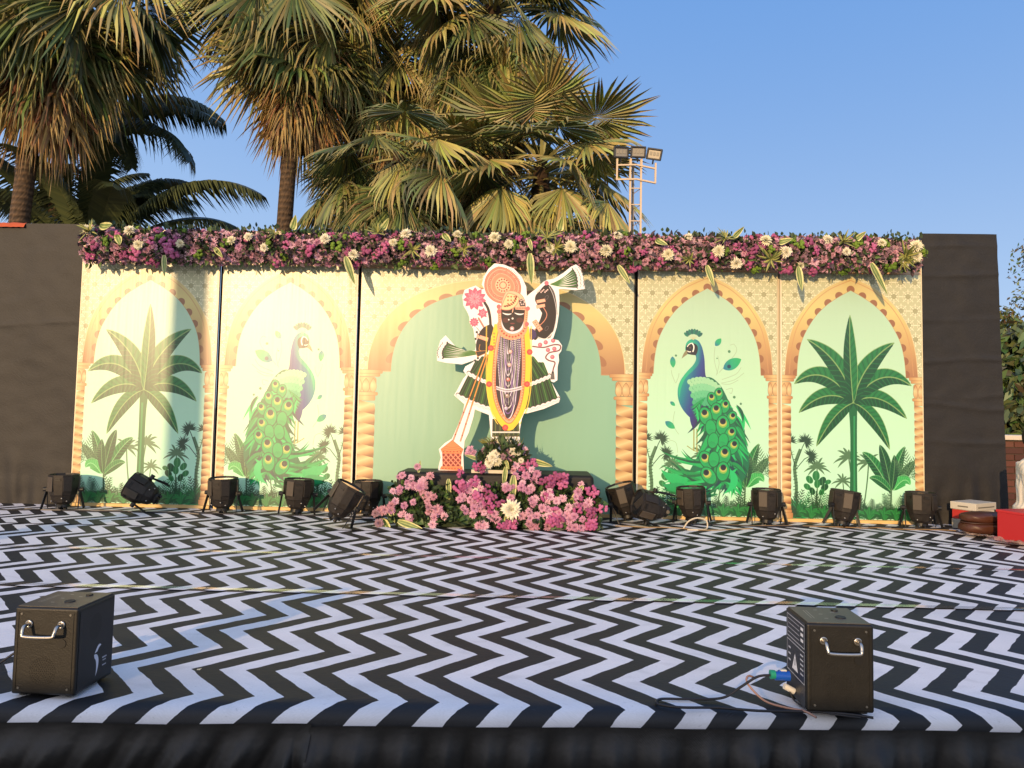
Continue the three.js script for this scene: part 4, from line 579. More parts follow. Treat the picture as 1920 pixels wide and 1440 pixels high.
  mass('upright_sprigs', LEAF[1], std('#ffffff', 0.6), 260, (d) => { const x = X0 + (X1 - X0) * R(); d.position.set(x, 0.10 + 0.06 * R(), 0.04 + 0.08 * R()); d.rotation.set((R() - 0.5), R() * 6, (R() - 0.5) * 1.2); d.scale.setScalar(0.5 + 0.5 * R()); }, t, () => [hex('#33452a'), 0.8 + 0.5 * R()]);
}
{ // flower bank in front of the riser
  const t = thing('flower_bank', 'bank of pink and magenta flowers on the stage in front of the black riser', 'flower bank', [0.035, 0.016, 0.58]); const R = mulberry(99);
  const surf = (k) => (r) => { const x = -0.80 + 1.62 * r(), v = r(), y = 0.02 + 0.36 * v * (0.82 + 0.18 * nz(x * 3, 2, 2)), z = (0.02 + 0.19 * (1 - v) ** 0.7) * k + 0.015 * nz(x * 5, y * 5, 1); return [V(x, y, z), V(0.15 * x, 0.35 + 0.2 * v, 1)]; };
  part('foam_block', (() => { const g = new THREE.BoxGeometry(1.5, 0.2, 0.1, 30, 6, 4), p = g.attributes.position; for (let i = 0; i < p.count; i++) p.setZ(i, p.getZ(i) + 0.05 + 0.03 * nz(p.getX(i) * 6, p.getY(i) * 8, 4) + (0.1 - p.getY(i)) * 0.15); return g.translate(0, 0.102, 0); })(), std('#27331b', 0.9), t);
  for (const [x, y, z, s] of [[0.14, 0.15, 0.2, 0.165], [-0.14, 0.28, 0.13, 0.05]]) face(part('white_bloom', BIGMUM[1], FM.white[0], t), V(x, y, z), V(0.1, 0.2, 1), 1, s);
  // loose drifts of blooms as in the photograph
  for (const [cx, cy, n, type, sp] of [[-0.6, 0.36, 7, 'pink', 0.08], [0.5, 0.37, 6, 'magenta', 0.08], [0.25, 0.38, 6, 'pink', 0.07], [-0.66, 0.28, 9, 'pink', 0.10], [-0.5, 0.31, 5, 'rose', 0.06], [-0.7, 0.14, 8, 'pink', 0.08], [-0.5, 0.19, 6, 'rose', 0.07], [-0.4, 0.06, 6, 'pink', 0.07], [-0.16, 0.24, 12, 'pink', 0.09], [-0.14, 0.14, 7, 'pink', 0.06], [-0.24, 0.34, 6, 'magenta', 0.07], [-0.1, 0.3, 5, 'magenta', 0.06], [-0.05, 0.06, 8, 'pink', 0.07], [0.02, 0.2, 6, 'magenta', 0.06], [0.16, 0.3, 10, 'pink', 0.09], [0.33, 0.13, 12, 'pink', 0.08], [0.32, 0.3, 5, 'pink', 0.1], [0.46, 0.3, 5, 'magenta', 0.08], [0.5, 0.2, 9, 'pink', 0.09], [0.56, 0.1, 8, 'pink', 0.07], [0.62, 0.05, 7, 'pink', 0.07], [0.68, 0.26, 7, 'pink', 0.07], [0.74, 0.2, 8, 'magenta', 0.09], [0.3, 0.03, 6, 'rose', 0.1], [0.1, 0.04, 4, 'magenta', 0.06], [0.45, 0.05, 5, 'magenta', 0.07], [-0.84, 0.15, 5, 'rose', 0.06], [-0.86, 0.06, 3, 'mauve', 0.05], [0.7, 0.05, 5, 'magenta', 0.06]])
    for (let i = 0; i < n; i++) { const a = R() * 6.28, r = sp * Math.sqrt(R()) * 1.25, x = cx + Math.cos(a) * r, y = Math.max(0.03, cy + Math.sin(a) * r), v = Math.min(1, y / 0.36), geo = type === 'magenta' ? POMPON : MUM, z = 0.03 + 0.17 * (1 - v) ** 0.7 + 0.03 * R() + (geo === MUM ? 0.012 : 0); face(part({ pink: 'pink_bloom', rose: 'rose_bloom', magenta: 'magenta_bloom_head', mauve: 'mauve_bloom' }[type], geo[R() * 3 | 0], FM[type][R() * FM[type].length | 0], t), V(x, y, z), V((R() - 0.5) * 0.8, 0.3 + (R() - 0.5) * 0.6, 1), R() * 6, type === 'magenta' ? 0.08 + 0.03 * R() : 0.055 + 0.028 * R()); }
  for (const [x, y, z, k, tilt, s] of [[-0.86, 0.06, 0.2, 3, 0.4, 1.1], [-0.72, 0.05, 0.23, 1, 1.25, 0.95], [-0.79, 0.13, 0.19, 2, 0.3, 0.7], [-0.36, 0.36, 0.06, 1, 0.06, 0.75], [0.15, 0.40, 0.08, 1, -0.05, 1.0], [-0.6, 0.4, 0.03, 0, 3.0, 0.5], [0.69, 0.33, 0.08, 0, -0.7, 0.9], [0.64, 0.26, 0.1, 2, -0.5, 0.8], [0.1, 0.1, 0.2, 2, 0.1, 0.6]]) { const m = part('strap_leaf', STRAP[k], strapMat, t); m.position.set(x, y, z); m.rotation.set(-0.15, 0, tilt); m.scale.setScalar(s); }
  mass('small_leaves', LEAF[0], std('#ffffff', 0.6), 1500, (d) => { const [p, n] = surf(0.6 + 0.4 * R())(R); d.position.copy(p); d.quaternion.setFromUnitVectors(V(0, 1, 0), n.clone().add(V((R() - 0.5) * 2, (R() - 0.5) * 2, (R() - 0.5) * 0.6)).normalize()); d.rotateY(R() * 6); d.scale.setScalar(0.6 + 0.6 * R()); d.position.y = Math.max(0.05, d.position.y); }, t, () => [hex(R() < 0.5 ? '#2c3a20' : R() < 0.5 ? '#37482a' : '#4a6430'), 0.8 + 0.5 * R()]);
  mass('broad_leaves', LEAF[1], std('#ffffff', 0.55), 240, (d) => { const [p, n] = surf(0.95)(R); d.position.copy(p); d.position.y = Math.max(0.06, p.y * 0.8); d.quaternion.setFromUnitVectors(V(0, 0, 1), n); d.rotateZ(R() * 6); d.scale.setScalar(0.9 + 0.8 * R()); }, t, () => [hex('#3f5c28'), 0.7 + 0.6 * R()]);
}
{ // small arrangement at the feet of the cutout
  const t = thing('bouquet', 'small bouquet with white chrysanthemums on the riser at the feet of the cutout', 'bouquet', [0.10, 0.425, 0.47]); const R = mulberry(12);
  part('foam_block', rbx(0.2, 0.1, 0.1, 0.02, [0, 0.055, 0]), std('#27331b', 0.9), t);
  for (const [x, y, z, type, s] of [[-0.085, 0.12, 0.12, 'white', 0.1], [-0.11, 0.075, 0.12, 'white', 0.085], [-0.1, 0.1, 0.1, 'white', 0.09], [-0.07, 0.145, 0.1, 'white', 0.085], [-0.05, 0.09, 0.11, 'white', 0.08], [-0.02, 0.24, 0.04, 'white', 0.085], [0.03, 0.235, 0.05, 'white', 0.07], [0.075, 0.17, 0.09, 'white', 0.07], [0.12, 0.165, 0.08, 'white', 0.065], [0.14, 0.1, 0.1, 'white', 0.05], [-0.27, 0.17, 0.05, 'pink', 0.085], [-0.24, 0.15, 0.05, 'pink', 0.06], [-0.29, 0.145, 0.05, 'pink', 0.055], [0.13, 0.2, 0.06, 'pink', 0.08], [0.17, 0.175, 0.06, 'pink', 0.075], [0.18, 0.15, 0.05, 'pink', 0.06], [0.1, 0.06, 0.11, 'pink', 0.075], [0.08, 0.02, 0.1, 'rose', 0.06], [-0.2, 0.05, 0.08, 'magenta', 0.11], [-0.15, 0.03, 0.09, 'magenta', 0.1], [0.19, 0.07, 0.07, 'magenta', 0.1], [0.24, 0.08, 0.05, 'magenta', 0.09], [0.15, 0.04, 0.09, 'magenta', 0.09], [-0.12, 0.2, 0.05, 'mauve', 0.075], [-0.08, 0.22, 0.04, 'mauve', 0.07], [-0.15, 0.17, 0.06, 'mauve', 0.075], [0.02, 0.17, 0.09, 'mauve', 0.08], [0.0, 0.205, 0.07, 'mauve', 0.07], [0.05, 0.12, 0.1, 'rose', 0.07], [0.0, 0.13, 0.11, 'mauve', 0.06]]) { const geo = type === 'white' ? BIGMUM : type === 'magenta' ? POMPON : MUM; face(part({ white: 'white_bloom', pink: 'pink_bloom', rose: 'rose_bloom', magenta: 'magenta_bloom_head', mauve: 'mauve_bloom' }[type], geo[R() * 3 | 0], FM[type][R() * FM[type].length | 0], t), V(x, y, z), V(x * 2, 0.4, 1), R() * 6, s); }
  for (const [x, y, z, k, rz, s] of [[0.02, 0.05, 0.11, 1, -0.1, 0.72], [-0.2, 0.1, 0.07, 0, -1.9, 0.6], [0.2, 0.1, 0.05, 0, 1.3, 1.0], [0.02, 0.1, 0.12, 2, 0.2, 0.5]]) { const m = part('strap_leaf', STRAP[k], strapMat, t); m.position.set(x, y, z); m.rotation.set(-0.2, 0, rz); m.scale.setScalar(s); }
  mass('small_leaves', LEAF[0], std('#ffffff', 0.6), 420, (d) => { const a = R() * 3.14, r = 0.22 * Math.sqrt(R()); d.position.set(Math.cos(a) * r, 0.03 + Math.sin(a) * r * 0.95, 0.03 + 0.07 * R()); d.rotation.set(R() * 2 - 1, R() * 6, R() * 3 - 1.5); d.scale.setScalar(0.7 + 0.6 * R()); }, t, () => [hex(R() < 0.6 ? '#2c3a20' : '#42572c'), 0.8 + 0.5 * R()]);
  mass('grass_blades', LEAF[2], std('#ffffff', 0.6), 46, (d, i) => { d.position.set(-0.13 + 0.26 * (i / 46), 0.2, 0.02); d.rotation.set(0, R() * 2, -(i / 46 - 0.5) * 2.0); d.scale.set(0.5, 1.1 + 0.5 * R(), 1); }, t, () => [hex('#7a7a3c'), 0.7 + 0.5 * R()]);
}

// ---------- stage lights ----------
const parBlack = std('#ffffff', 0.55, { color: hex('#332e29'), map: dataTex(128, 128, (u, v) => { const a = 0.78 + 0.2 * pn(u, v, 12) + 0.14 * pn(u, v, 40, 2) - (pn(u, v, 26, 7) > 0.5 ? 0.1 : 0); return [a, a * 0.98, a * 0.95]; }, true), metalness: 0.15 }), parPlate = std('#4e463c', 0.5, { metalness: 0.2 }), parDark = std('#141414', 0.5), lensM = phys('#20242a', 0.12, { clearcoat: 1 }), steel = std('#b9b6b0', 0.28, { metalness: 0.9 }), blueM = std('#1c4f9c', 0.4);
function parCan(name) { // lens end up, rear socket down, hanging in its double bracket legs
  const t = new THREE.Group(), N = 10;
  const prof = [[0.001, 0.002], [0.062, 0.002], [0.08, 0.02], [0.096, 0.07], [0.104, 0.08], [0.116, 0.17], [0.120, 0.245], [0.113, 0.248], [0.108, 0.23], [0.001, 0.23]].map(([a, b]) => new THREE.Vector2(a, b + 0.045));
  part('housing', toCreasedNormals(new THREE.LatheGeometry(prof, 10, Math.PI / 10), 0.3), parBlack, t);
  part('lens', cyl(0.100, 0.100, 0.006, 20, [0, 0.281, 0]), lensM, t);
  for (let i = 0; i < 5; i++) { const a = i / 5 * 6.283 + Math.PI / 2; part('side_plate', put(new RoundedBoxGeometry(0.066, 0.12, 0.010, 1, 0.003), [Math.cos(a) * 0.116, 0.215, -Math.sin(a) * 0.117], [0, a + Math.PI / 2, 0]).applyMatrix4(new THREE.Matrix4()), i % 2 ? parBlack : parPlate, t); }
  for (let i = 0; i < 5; i++) { const a = (i + 0.5) / 5 * 6.283 + Math.PI / 2; part('vent_slot', join([0, 1].map((k) => put(new THREE.BoxGeometry(0.044, 0.006, 0.012), [Math.cos(a) * 0.114, 0.262 - k * 0.014, -Math.sin(a) * 0.114], [0, a + Math.PI / 2, 0]))), parDark, t); }
  for (const s of [-1, 1]) {
    part('bracket_leg', join([bar([s * 0.128, 0.165, 0], [s * 0.145, 0.004, 0.06], 0.006, 0.02), bar([s * 0.128, 0.165, 0], [s * 0.145, 0.004, -0.06], 0.006, 0.02), bx(0.012, 0.03, 0.034, [s * 0.126, 0.165, 0])]), parDark, t);
    part('clamp_knob', cyl(0.017, 0.02, 0.026, 8, [s * 0.145, 0.165, 0], [0, 0, Math.PI / 2]), parDark, t);
  }
  const rear = part('rear_socket', join([cyl(0.05, 0.056, 0.03, 14, [0, 0.036, 0]), cyl(0.014, 0.014, 0.04, 8, [0.028, 0.018, 0.01]), cyl(0.014, 0.014, 0.04, 8, [-0.026, 0.018, -0.012])]), parDark, t);
  part('screw', join([[0.06, 0.075, 0.075], [-0.06, 0.075, 0.075], [0.03, 0.1, 0.1]].map(([x, y, z]) => put(new THREE.SphereGeometry(0.006, 6, 5), [x, y, z]))), steel, rear);
  part('plug', cyl(0.015, 0.015, 0.05, 10, [0.0, 0.02, 0.04], [1.0, 0, 0]), parDark, rear);
  return t;
}
{
  const G0 = 'stage lights standing along the foot of the backdrop';
  const proto = parCan();
  // x, z, turn, lean sideways, lean forward, lift, label
  [[-3.61, 0.24, 0.15, 0, 0.0, 0, 'black par can stage light at the dark screen end of the washed out palm panel'],
    [-2.78, 0.26, 0.3, 1.05, -0.25, 0.03, 'black par can stage light toppled over in front of the washed out palm panel'],
    [-2.25, 0.24, -0.1, 0, 0.05, 0, 'black par can stage light standing before the gap between palm and peacock panels'],
    [-1.63, 0.24, 0.3, -0.05, 0.0, 0, 'upright par can stage light just behind the tilted one near the faded peacock'],
    [-1.17, 0.86, -0.3, -0.45, -0.22, 0.02, 'par can stage light set forward of the row and tilted towards the flower bank'],
    [-1.04, 0.22, 0.05, 0, 0.0, 0, 'black par can stage light beside the flower bank on the washed out panel side'],
    [1.13, 0.28, 0.5, 0.28, -0.1, 0.008, 'par can stage light leaning towards the flower bank by the vivid peacock panel'],
    [1.42, 0.46, 0.25, 1.3, 0.05, 0.045, 'dusty par can stage light lying on its side in front of the vivid peacock'],
    [1.66, 0.22, -0.4, 0.04, 0.05, 0, 'upright par can stage light directly behind the dusty one lying on its side'],
    [2.27, 0.22, 0.1, 0, 0.0, 0, 'par can stage light standing where the peacock and vivid palm panels meet'],
    [2.86, 0.28, 0.45, -0.12, 0.05, 0, 'par can stage light under the trunk of the vivid palm print'],
    [3.53, 0.22, -0.05, 0, 0.0, 0, 'brownish par can stage light at the corner next to the stacked cartons']].forEach(([x, z, turn, side, fwd, lift, label], i) => {
    const o = i ? proto.clone() : proto; o.name = numbered('stage_light'); o.userData = { label, category: 'stage light', group: G0 };
    o.position.set(x, 0.018 + lift + Math.abs(Math.sin(side)) * 0.075, z); o.rotation.set(fwd, turn, side, 'YXZ'); if (Math.abs(side) > 1) o.scale.setScalar(0.96); scene.add(o);
  });
}
// ---------- spark machines at the stage front ----------
const boxBlack = std('#ffffff', 0.5, { color: hex('#1e1d1b'), map: dataTex(128, 128, (u, v) => { const a = 0.82 + 0.16 * pn(u, v, 60) + 0.1 * pn(u, v, 10, 4); return [a, a, a * 0.96]; }, true), bumpMap: fibreBump, bumpScale: 0.0005 });
const printed = (w, h, draw) => { const [c, x] = canvas(w, h); draw(x, w, h); return tex(c); };
function sparkMachine(label, pos, turn, side) {
  const t = thing('spark_machine', label, 'spark machine', pos, turn, 'spark machines along the stage front'), W = 0.205, H = 0.266, D = 0.205, y0 = 0.006;
  part('housing', rbx(W, H, D, 0.008, [0, y0 + H / 2, 0], undefined, 3), boxBlack, t);
  for (const s of [-1, 1]) part('corner_strip', bx(0.0022, H - 0.03, 0.0022, [s * (W / 2 - 0.014), y0 + H / 2, D / 2 + 0.0006]), parDark, t);
  for (const sx of [-1, 1]) for (const sz of [-1, 1]) part('rubber_foot', cyl(0.014, 0.016, 0.009, 10, [sx * 0.075, 0.0045, sz * 0.075]), parDark, t);
  const h = part('handle', tube([[-0.052, 0.222, D / 2 - 0.002], [-0.052, 0.220, D / 2 + 0.026], [-0.05, 0.202, D / 2 + 0.036], [-0.040, 0.193, D / 2 + 0.038], [0.040, 0.193, D / 2 + 0.038], [0.05, 0.202, D / 2 + 0.036], [0.052, 0.220, D / 2 + 0.026], [0.052, 0.222, D / 2 - 0.002]], 0.0052, 60, 10), steel, t);
  for (const s of [-1, 1]) part('mounting_ring', join([put(new THREE.TorusGeometry(0.009, 0.0035, 8, 16), [s * 0.052, 0.222, D / 2 + 0.003]), cyl(0.008, 0.008, 0.004, 12, [s * 0.052, 0.222, D / 2 + 0.002], [Math.PI / 2, 0, 0])]), steel, h);
  for (const sx of [-1, 1]) for (const sy of [0.02, H - 0.02]) part('screw', cyl(0.0035, 0.0035, 0.002, 8, [sx * (W / 2 - 0.024), y0 + sy, D / 2 + 0.0008], [Math.PI / 2, 0, 0]), steel, t);
  part('port_cover', cyl(0.0135, 0.0135, 0.003, 18, [0.055, 0.165, D / 2 + 0.001], [Math.PI / 2, 0, 0]), parDark, t);
  const hole = []; for (let r = 0; r < 7; r++) for (let k = 0; k < Math.max(1, r * 6); k++) { const a = k / Math.max(1, r * 6) * 6.283, q = r * 0.0068; hole.push(put(new THREE.CylinderGeometry(0.0019, 0.0019, 0.0016, 6), [-0.004 + Math.cos(a) * q, 0.078 + Math.sin(a) * q, D / 2 + 0.0004], [Math.PI / 2, 0, 0])); }
  part('fan_grille', join(hole), parDark, t);
  const tp = part('top_plate', rbx(W - 0.012, 0.003, D - 0.014, 0.0012, [0, y0 + H + 0.0012, 0]), std('#ffffff', 0.42, { map: printed(256, 256, (x) => { x.fillStyle = '#4c483f'; x.fillRect(0, 0, 256, 256); x.strokeStyle = 'rgba(214,206,186,0.75)'; x.lineWidth = 2; for (const px of [44, 56]) { x.beginPath(); x.moveTo(px, 60); x.lineTo(px - 6, 190); x.stroke(); } x.font = '10px sans-serif'; x.fillStyle = 'rgba(214,206,186,0.7)'; for (let i = 0; i < 5; i++) x.fillRect(92 + i % 2 * 60, 48 + i * 34, 16, 5); for (let i = 0; i < 500; i++) { x.fillStyle = `rgba(190,170,140,${0.05 + 0.12 * ((i * 37) % 10) / 10})`; x.fillRect((i * 97) % 256, (i * 61) % 256, 2, 1.5); } }) }), t);
  part('nozzle', join([put(new THREE.TorusGeometry(0.015, 0.002, 8, 20), [0.028, y0 + H + 0.0035, 0.03], [Math.PI / 2, 0, 0]), cyl(0.014, 0.014, 0.002, 18, [0.028, y0 + H + 0.0036, 0.03])]), parDark, tp); part('filler_cap', cyl(0.011, 0.011, 0.004, 16, [0.04, y0 + H + 0.004, -0.055]), parDark, tp);
  if (side === 'logo') part('side_decal', put(new THREE.PlaneGeometry(0.185, 0.24), [W / 2 + 0.0012, y0 + H / 2, 0], [0, Math.PI / 2, 0]), std('#ffffff', 0.5, { map: printed(256, 307, (x) => { x.fillStyle = '#1b1a1b'; x.fillRect(0, 0, 256, 307); x.fillStyle = '#0d0d0e'; x.beginPath(); x.ellipse(118, 84, 44, 54, 0.3, 0, 7); x.fill(); x.fillStyle = '#d6d2dc'; path(x, [[120, 196], [148, 150, 168, 172], [150, 176, 140, 192]]); x.fill(); path(x, [[116, 200], [146, 196, 152, 230], [154, 262, 132, 292], [142, 246, 128, 222], [118, 218, 116, 200]]); x.fill(); x.fillStyle = '#a9a6b0'; x.fillRect(180, 226, 34, 6); x.fillRect(184, 238, 26, 5); x.fillRect(182, 258, 30, 5); }) }), t);
  else {
    part('control_panel', put(new THREE.PlaneGeometry(0.185, 0.26), [-W / 2 - 0.0012, y0 + H / 2, 0], [0, -Math.PI / 2, 0]), std('#ffffff', 0.45, { map: printed(256, 320, (x) => { x.fillStyle = '#1d1f22'; x.fillRect(0, 0, 256, 320); x.strokeStyle = '#c8ccd2'; x.lineWidth = 3; x.strokeRect(12, 14, 232, 86); x.strokeRect(12, 114, 232, 120); x.lineWidth = 2; for (let i = 0; i < 4; i++) { x.beginPath(); x.moveTo(24, 30 + i * 18); x.lineTo(180, 30 + i * 18); x.stroke(); } x.fillStyle = '#dfe2e6'; for (let i = 0; i < 3; i++) x.fillRect(196, 26 + i * 22, 34, 12); path(x, [[120, 150], [160, 215], [80, 215]]); x.fill(); x.fillStyle = '#1d1f22'; x.fillRect(116, 170, 8, 26); x.fillStyle = '#b9bec6'; for (let i = 0; i < 5; i++) x.fillRect(190, 130 + i * 18, 40, 6); for (let i = 0; i < 3; i++) x.fillRect(30, 140 + i * 24, 30, 7); }) }), t);
  }
  return t;
}
sparkMachine('black spark machine box with a white swoosh mark on its side', [-1.192, 0.016, 4.168], -0.03, 'logo');
sparkMachine('black spark machine box with a printed control panel and a blue plug in its side', [1.272, 0.016, 4.128], -0.02, 'panel');
const cableM = std('#1b1c22', 0.55), cableGrey = std('#8b8378', 0.6), cableTan = std('#a07c6c', 0.6), plugBlue = std('#1551b8', 0.38), plugGreen = std('#1f8f74', 0.45), plugWhite = std('#d9d6cc', 0.5);
function powerLead(label, x, y, z, s, pts) {
  const t = thing('power_lead', label, 'cable', [0, 0, 0], 0, 'power leads of the spark machines');
  part('plug', join([cyl(0.014, 0.014, 0.045, 14, [x + s * 0.0, y, z], [0, 0, Math.PI / 2]), cyl(0.0155, 0.0155, 0.016, 14, [x + s * 0.016, y, z], [0, 0, Math.PI / 2]), bx(0.02, 0.006, 0.016, [x, y + 0.014, z])]), plugBlue, t);
  part('plug_band', cyl(0.0146, 0.0135, 0.016, 14, [x - s * 0.03, y + 0.004, z], [0, 0, Math.PI / 2]), plugGreen, t); part('release_tab', bx(0.018, 0.004, 0.014, [x + s * 0.004, y + 0.0185, z]), plugWhite, t);
  part('cord', tube(pts, 0.0042, 140, 8), cableM, t); return t;
}
powerLead('black power lead with blue plug looping over the chevron carpet', 1.13, 0.088, 4.11, 1, [[1.1, 0.09, 4.11], [1.05, 0.085, 4.115], [0.99, 0.055, 4.13], [0.93, 0.024, 4.14], [0.82, 0.019, 4.145], [0.735, 0.019, 4.15], [0.715, 0.019, 4.19], [0.78, 0.019, 4.215], [0.9, 0.019, 4.21], [1.02, 0.019, 4.225], [1.12, 0.019, 4.222], [1.22, 0.019, 4.222], [1.3, 0.019, 4.235], [1.36, 0.017, 4.25]]);
powerLead('black power lead with blue plug at the far side of the swoosh marked box', -1.345, 0.088, 4.06, 1, [[-1.37, 0.09, 4.06], [-1.41, 0.088, 4.06], [-1.45, 0.06, 4.08], [-1.5, 0.02, 4.12], [-1.6, 0.019, 4.1], [-1.8, 0.019, 4.15]]);
{
  const t = thing('signal_cable', 'thin pinkish tan cable running from the blue plug to the stage edge', 'cable');
  part('connector', cyl(0.010, 0.010, 0.035, 12, [1.15, 0.052, 4.12], [0, 0, 1.1]), plugWhite, t); part('cord', tube([[1.06, 0.062, 4.06], [1.03, 0.075, 4.08], [1.02, 0.06, 4.11], [1.06, 0.024, 4.15], [1.11, 0.019, 4.19], [1.16, 0.021, 4.222], [1.18, 0.018, 4.25], [1.185, 0.016, 4.258]], 0.0034, 80, 6), cableTan, t);
  part('tail', tube([[1.15, 0.045, 4.125], [1.16, 0.022, 4.14], [1.18, 0.019, 4.19], [1.23, 0.019, 4.23], [1.32, 0.018, 4.255]], 0.003, 50, 6), cableM, t);
}
{ // loose cables behind and between the stage lights
  const R = mulberry(31), run = (label, x0, x1, z, mat, r, seed, wig = 0.06) => { const pts = [], n = Math.max(6, Math.round((x1 - x0) / 0.12)); for (let i = 0; i <= n; i++) { const x = x0 + (x1 - x0) * i / n; pts.push([x + 0.05 * nz(i * 0.9, seed, 2), 0.0205 + 0.004 * Math.max(0, nz(x * 3, seed, 5)), z + wig * nz(x * 2.4, seed, 1) + 0.03 * nz(x * 9, seed, 7)]); } one('floor_cable', tube(pts, r, n * 8, 6), mat, label, 'cable', 'loose cables lying along the foot of the backdrop'); };
  run('black cable snaking under the lights before the washed out palm panel', -4.1, -2.1, 0.33, cableM, 0.006, 1); run('grey cable lying from the dark screen to the toppled light', -3.9, -2.4, 0.30, cableGrey, 0.004, 2, 0.1);
  run('black cable passing the faded peacock panel', -2.5, -0.8, 0.30, cableM, 0.006, 3); run('grey cable bunched beside the flower bank', -1.35, -0.62, 0.47, cableGrey, 0.004, 4, 0.16); run('black cable bunched behind the forward tilted light', -1.3, -0.66, 0.40, cableM, 0.006, 5, 0.2);
  run('black cable passing the vivid peacock panel', 0.9, 2.6, 0.33, cableM, 0.006, 6); run('tan cable lying before the vivid palm panel', 1.9, 3.75, 0.3, std('#8a6f4c', 0.6), 0.0045, 7, 0.08); run('black cable ending at the stacked cartons', 2.3, 3.95, 0.26, cableM, 0.006, 8); run('tan cable around the light lying on its side', 1.0, 2.1, 0.52, std('#a08a6a', 0.6), 0.004, 9, 0.14);
  one('cable_loop', tube([[1.52, 0.021, 0.56], [1.56, 0.08, 0.57], [1.63, 0.105, 0.56], [1.70, 0.085, 0.55], [1.705, 0.03, 0.56], [1.66, 0.021, 0.6], [1.54, 0.021, 0.62]], 0.006, 60, 8), std('#c7bda6', 0.5), 'pale stiff cable arching up beside the light lying on its side', 'cable');
}
{ // bits of litter on the carpet
  const R = mulberry(8), g = [0, 1, 2].map((k) => { const a = mulberry(k + 40), T = []; const p = []; for (let i = 0; i < 6; i++) { const t = i / 6 * 6.283; p.push([Math.cos(t) * (0.006 + 0.006 * a()), 0.001 + 0.004 * a(), Math.sin(t) * (0.004 + 0.005 * a())]); } for (let i = 0; i < 6; i++) T.push([0, 0.003, 0], p[i], p[(i + 1) % 6]); return polyGeo(T); });
  const m = [std('#e9e6de', 0.8), std('#cfc3a0', 0.8), std('#6d6a3c', 0.8)];
  [[1.94, 0.98, 0, 'white paper scrap on the rear carpet before the vivid peacock panel'], [3.1, 1.55, 0, 'white paper scrap on the carpet in front of the red box'], [2.52, 3.5, 2, 'dry leaf scrap on the carpet beyond the spark machine with the blue plug'], [-0.82, 4.0, 1, 'tan litter scrap on the carpet next to the swoosh marked box'], [0.8, 1.2, 1, 'tan litter scrap on the carpet in front of the flower bank']].forEach(([x, z, i, label]) => { const o = one('paper_scrap', g[i], m[i], label, 'litter', 'scraps of litter on the carpet'); o.position.set(x, 0.0185, z); o.rotation.y = R() * 6; });
}

// ---------- things and person beside the stage, wall ----------
{
  const card = (w, h, d, y, cols, labelDraw) => rbx(w, h, d, 0.004, [0, y + h / 2, 0]);
  const mk = (name, label, y, w, h, d, turn, base, bandCol) => {
    const t = thing(name, label, 'carton', [3.99, 0.018 + y, 0.16], turn, 'cartons stacked by the dark screen');
    part('carton_body', rbx(w, h, d, 0.004, [0, h / 2, 0]), std(base, 0.7), t);
    part('printed_band', put(new THREE.PlaneGeometry(w * 0.8, h * 0.16), [0.0, h * 0.42, d / 2 + 0.0012]), std('#6b675e', 0.7), t);
    if (bandCol) part('red_end', put(new THREE.PlaneGeometry(d * 0.98, h * 0.94), [-w / 2 - 0.0012, h * 0.5, 0], [0, -Math.PI / 2, 0]), std(bandCol, 0.65), t);
    else part('end_mark', put(new THREE.PlaneGeometry(d * 0.4, h * 0.18), [-w / 2 - 0.0012, h * 0.45, 0], [0, -Math.PI / 2, 0]), std('#6b675e', 0.7), t);
    return t;
  };
  mk('carton', 'grey carton at the bottom of the stack by the dark screen', 0, 0.28, 0.075, 0.2, 0.55, '#9b968d');
  mk('carton', 'white carton with a red end in the middle of the stack', 0.077, 0.27, 0.078, 0.19, 0.52, '#d2ccc0', '#b4302c');
  mk('carton', 'pale carton on top of the stack by the dark screen', 0.157, 0.30, 0.06, 0.21, 0.55, '#c3beb2');
}
{ // brown padded bag: two soft bolster halves with a strap
  const t = thing('brown_bag', 'soft brown leather bag lying between the cartons and the red box', 'bag', [3.86, 0.018, 0.52], 0.2), m = phys('#4a2a1b', 0.45, { bumpMap: fibreBump, bumpScale: 0.001 });
  const soft = (rx, ry, rz, y, s) => { const g = new THREE.SphereGeometry(1, 40, 24), p = g.attributes.position; for (let i = 0; i < p.count; i++) { const x = p.getX(i), yy = p.getY(i), z = p.getZ(i), q = (v, e) => Math.sign(v) * Math.pow(Math.abs(v), e), n = 1 + 0.04 * nz(x * 2, yy * 3, z * 2 + s) + 0.02 * Math.sin(x * 9 + yy * 4); p.setXYZ(i, q(x, 0.8) * rx * n, Math.max(-1, q(yy, 0.75)) * ry * n + y, q(z, 0.8) * rz * n); } g.computeVertexNormals(); return g; };
  part('lower_half', soft(0.19, 0.052, 0.12, 0.06, 1), m, t); part('upper_half', soft(0.18, 0.045, 0.115, 0.135, 5), m, t);
  part('seam', tube(Array.from({ length: 16 }, (_, i) => { const a = i / 16 * 6.283; return [Math.cos(a) * 0.178, 0.1, Math.sin(a) * 0.108]; }), 0.006, 60, 6, true), std('#3a2014', 0.5), t);
  part('strap', bx(0.03, 0.155, 0.006, [0.09, 0.09, 0.119], [-0.06, 0, 0]), std('#7a4a2e', 0.5), t);
}
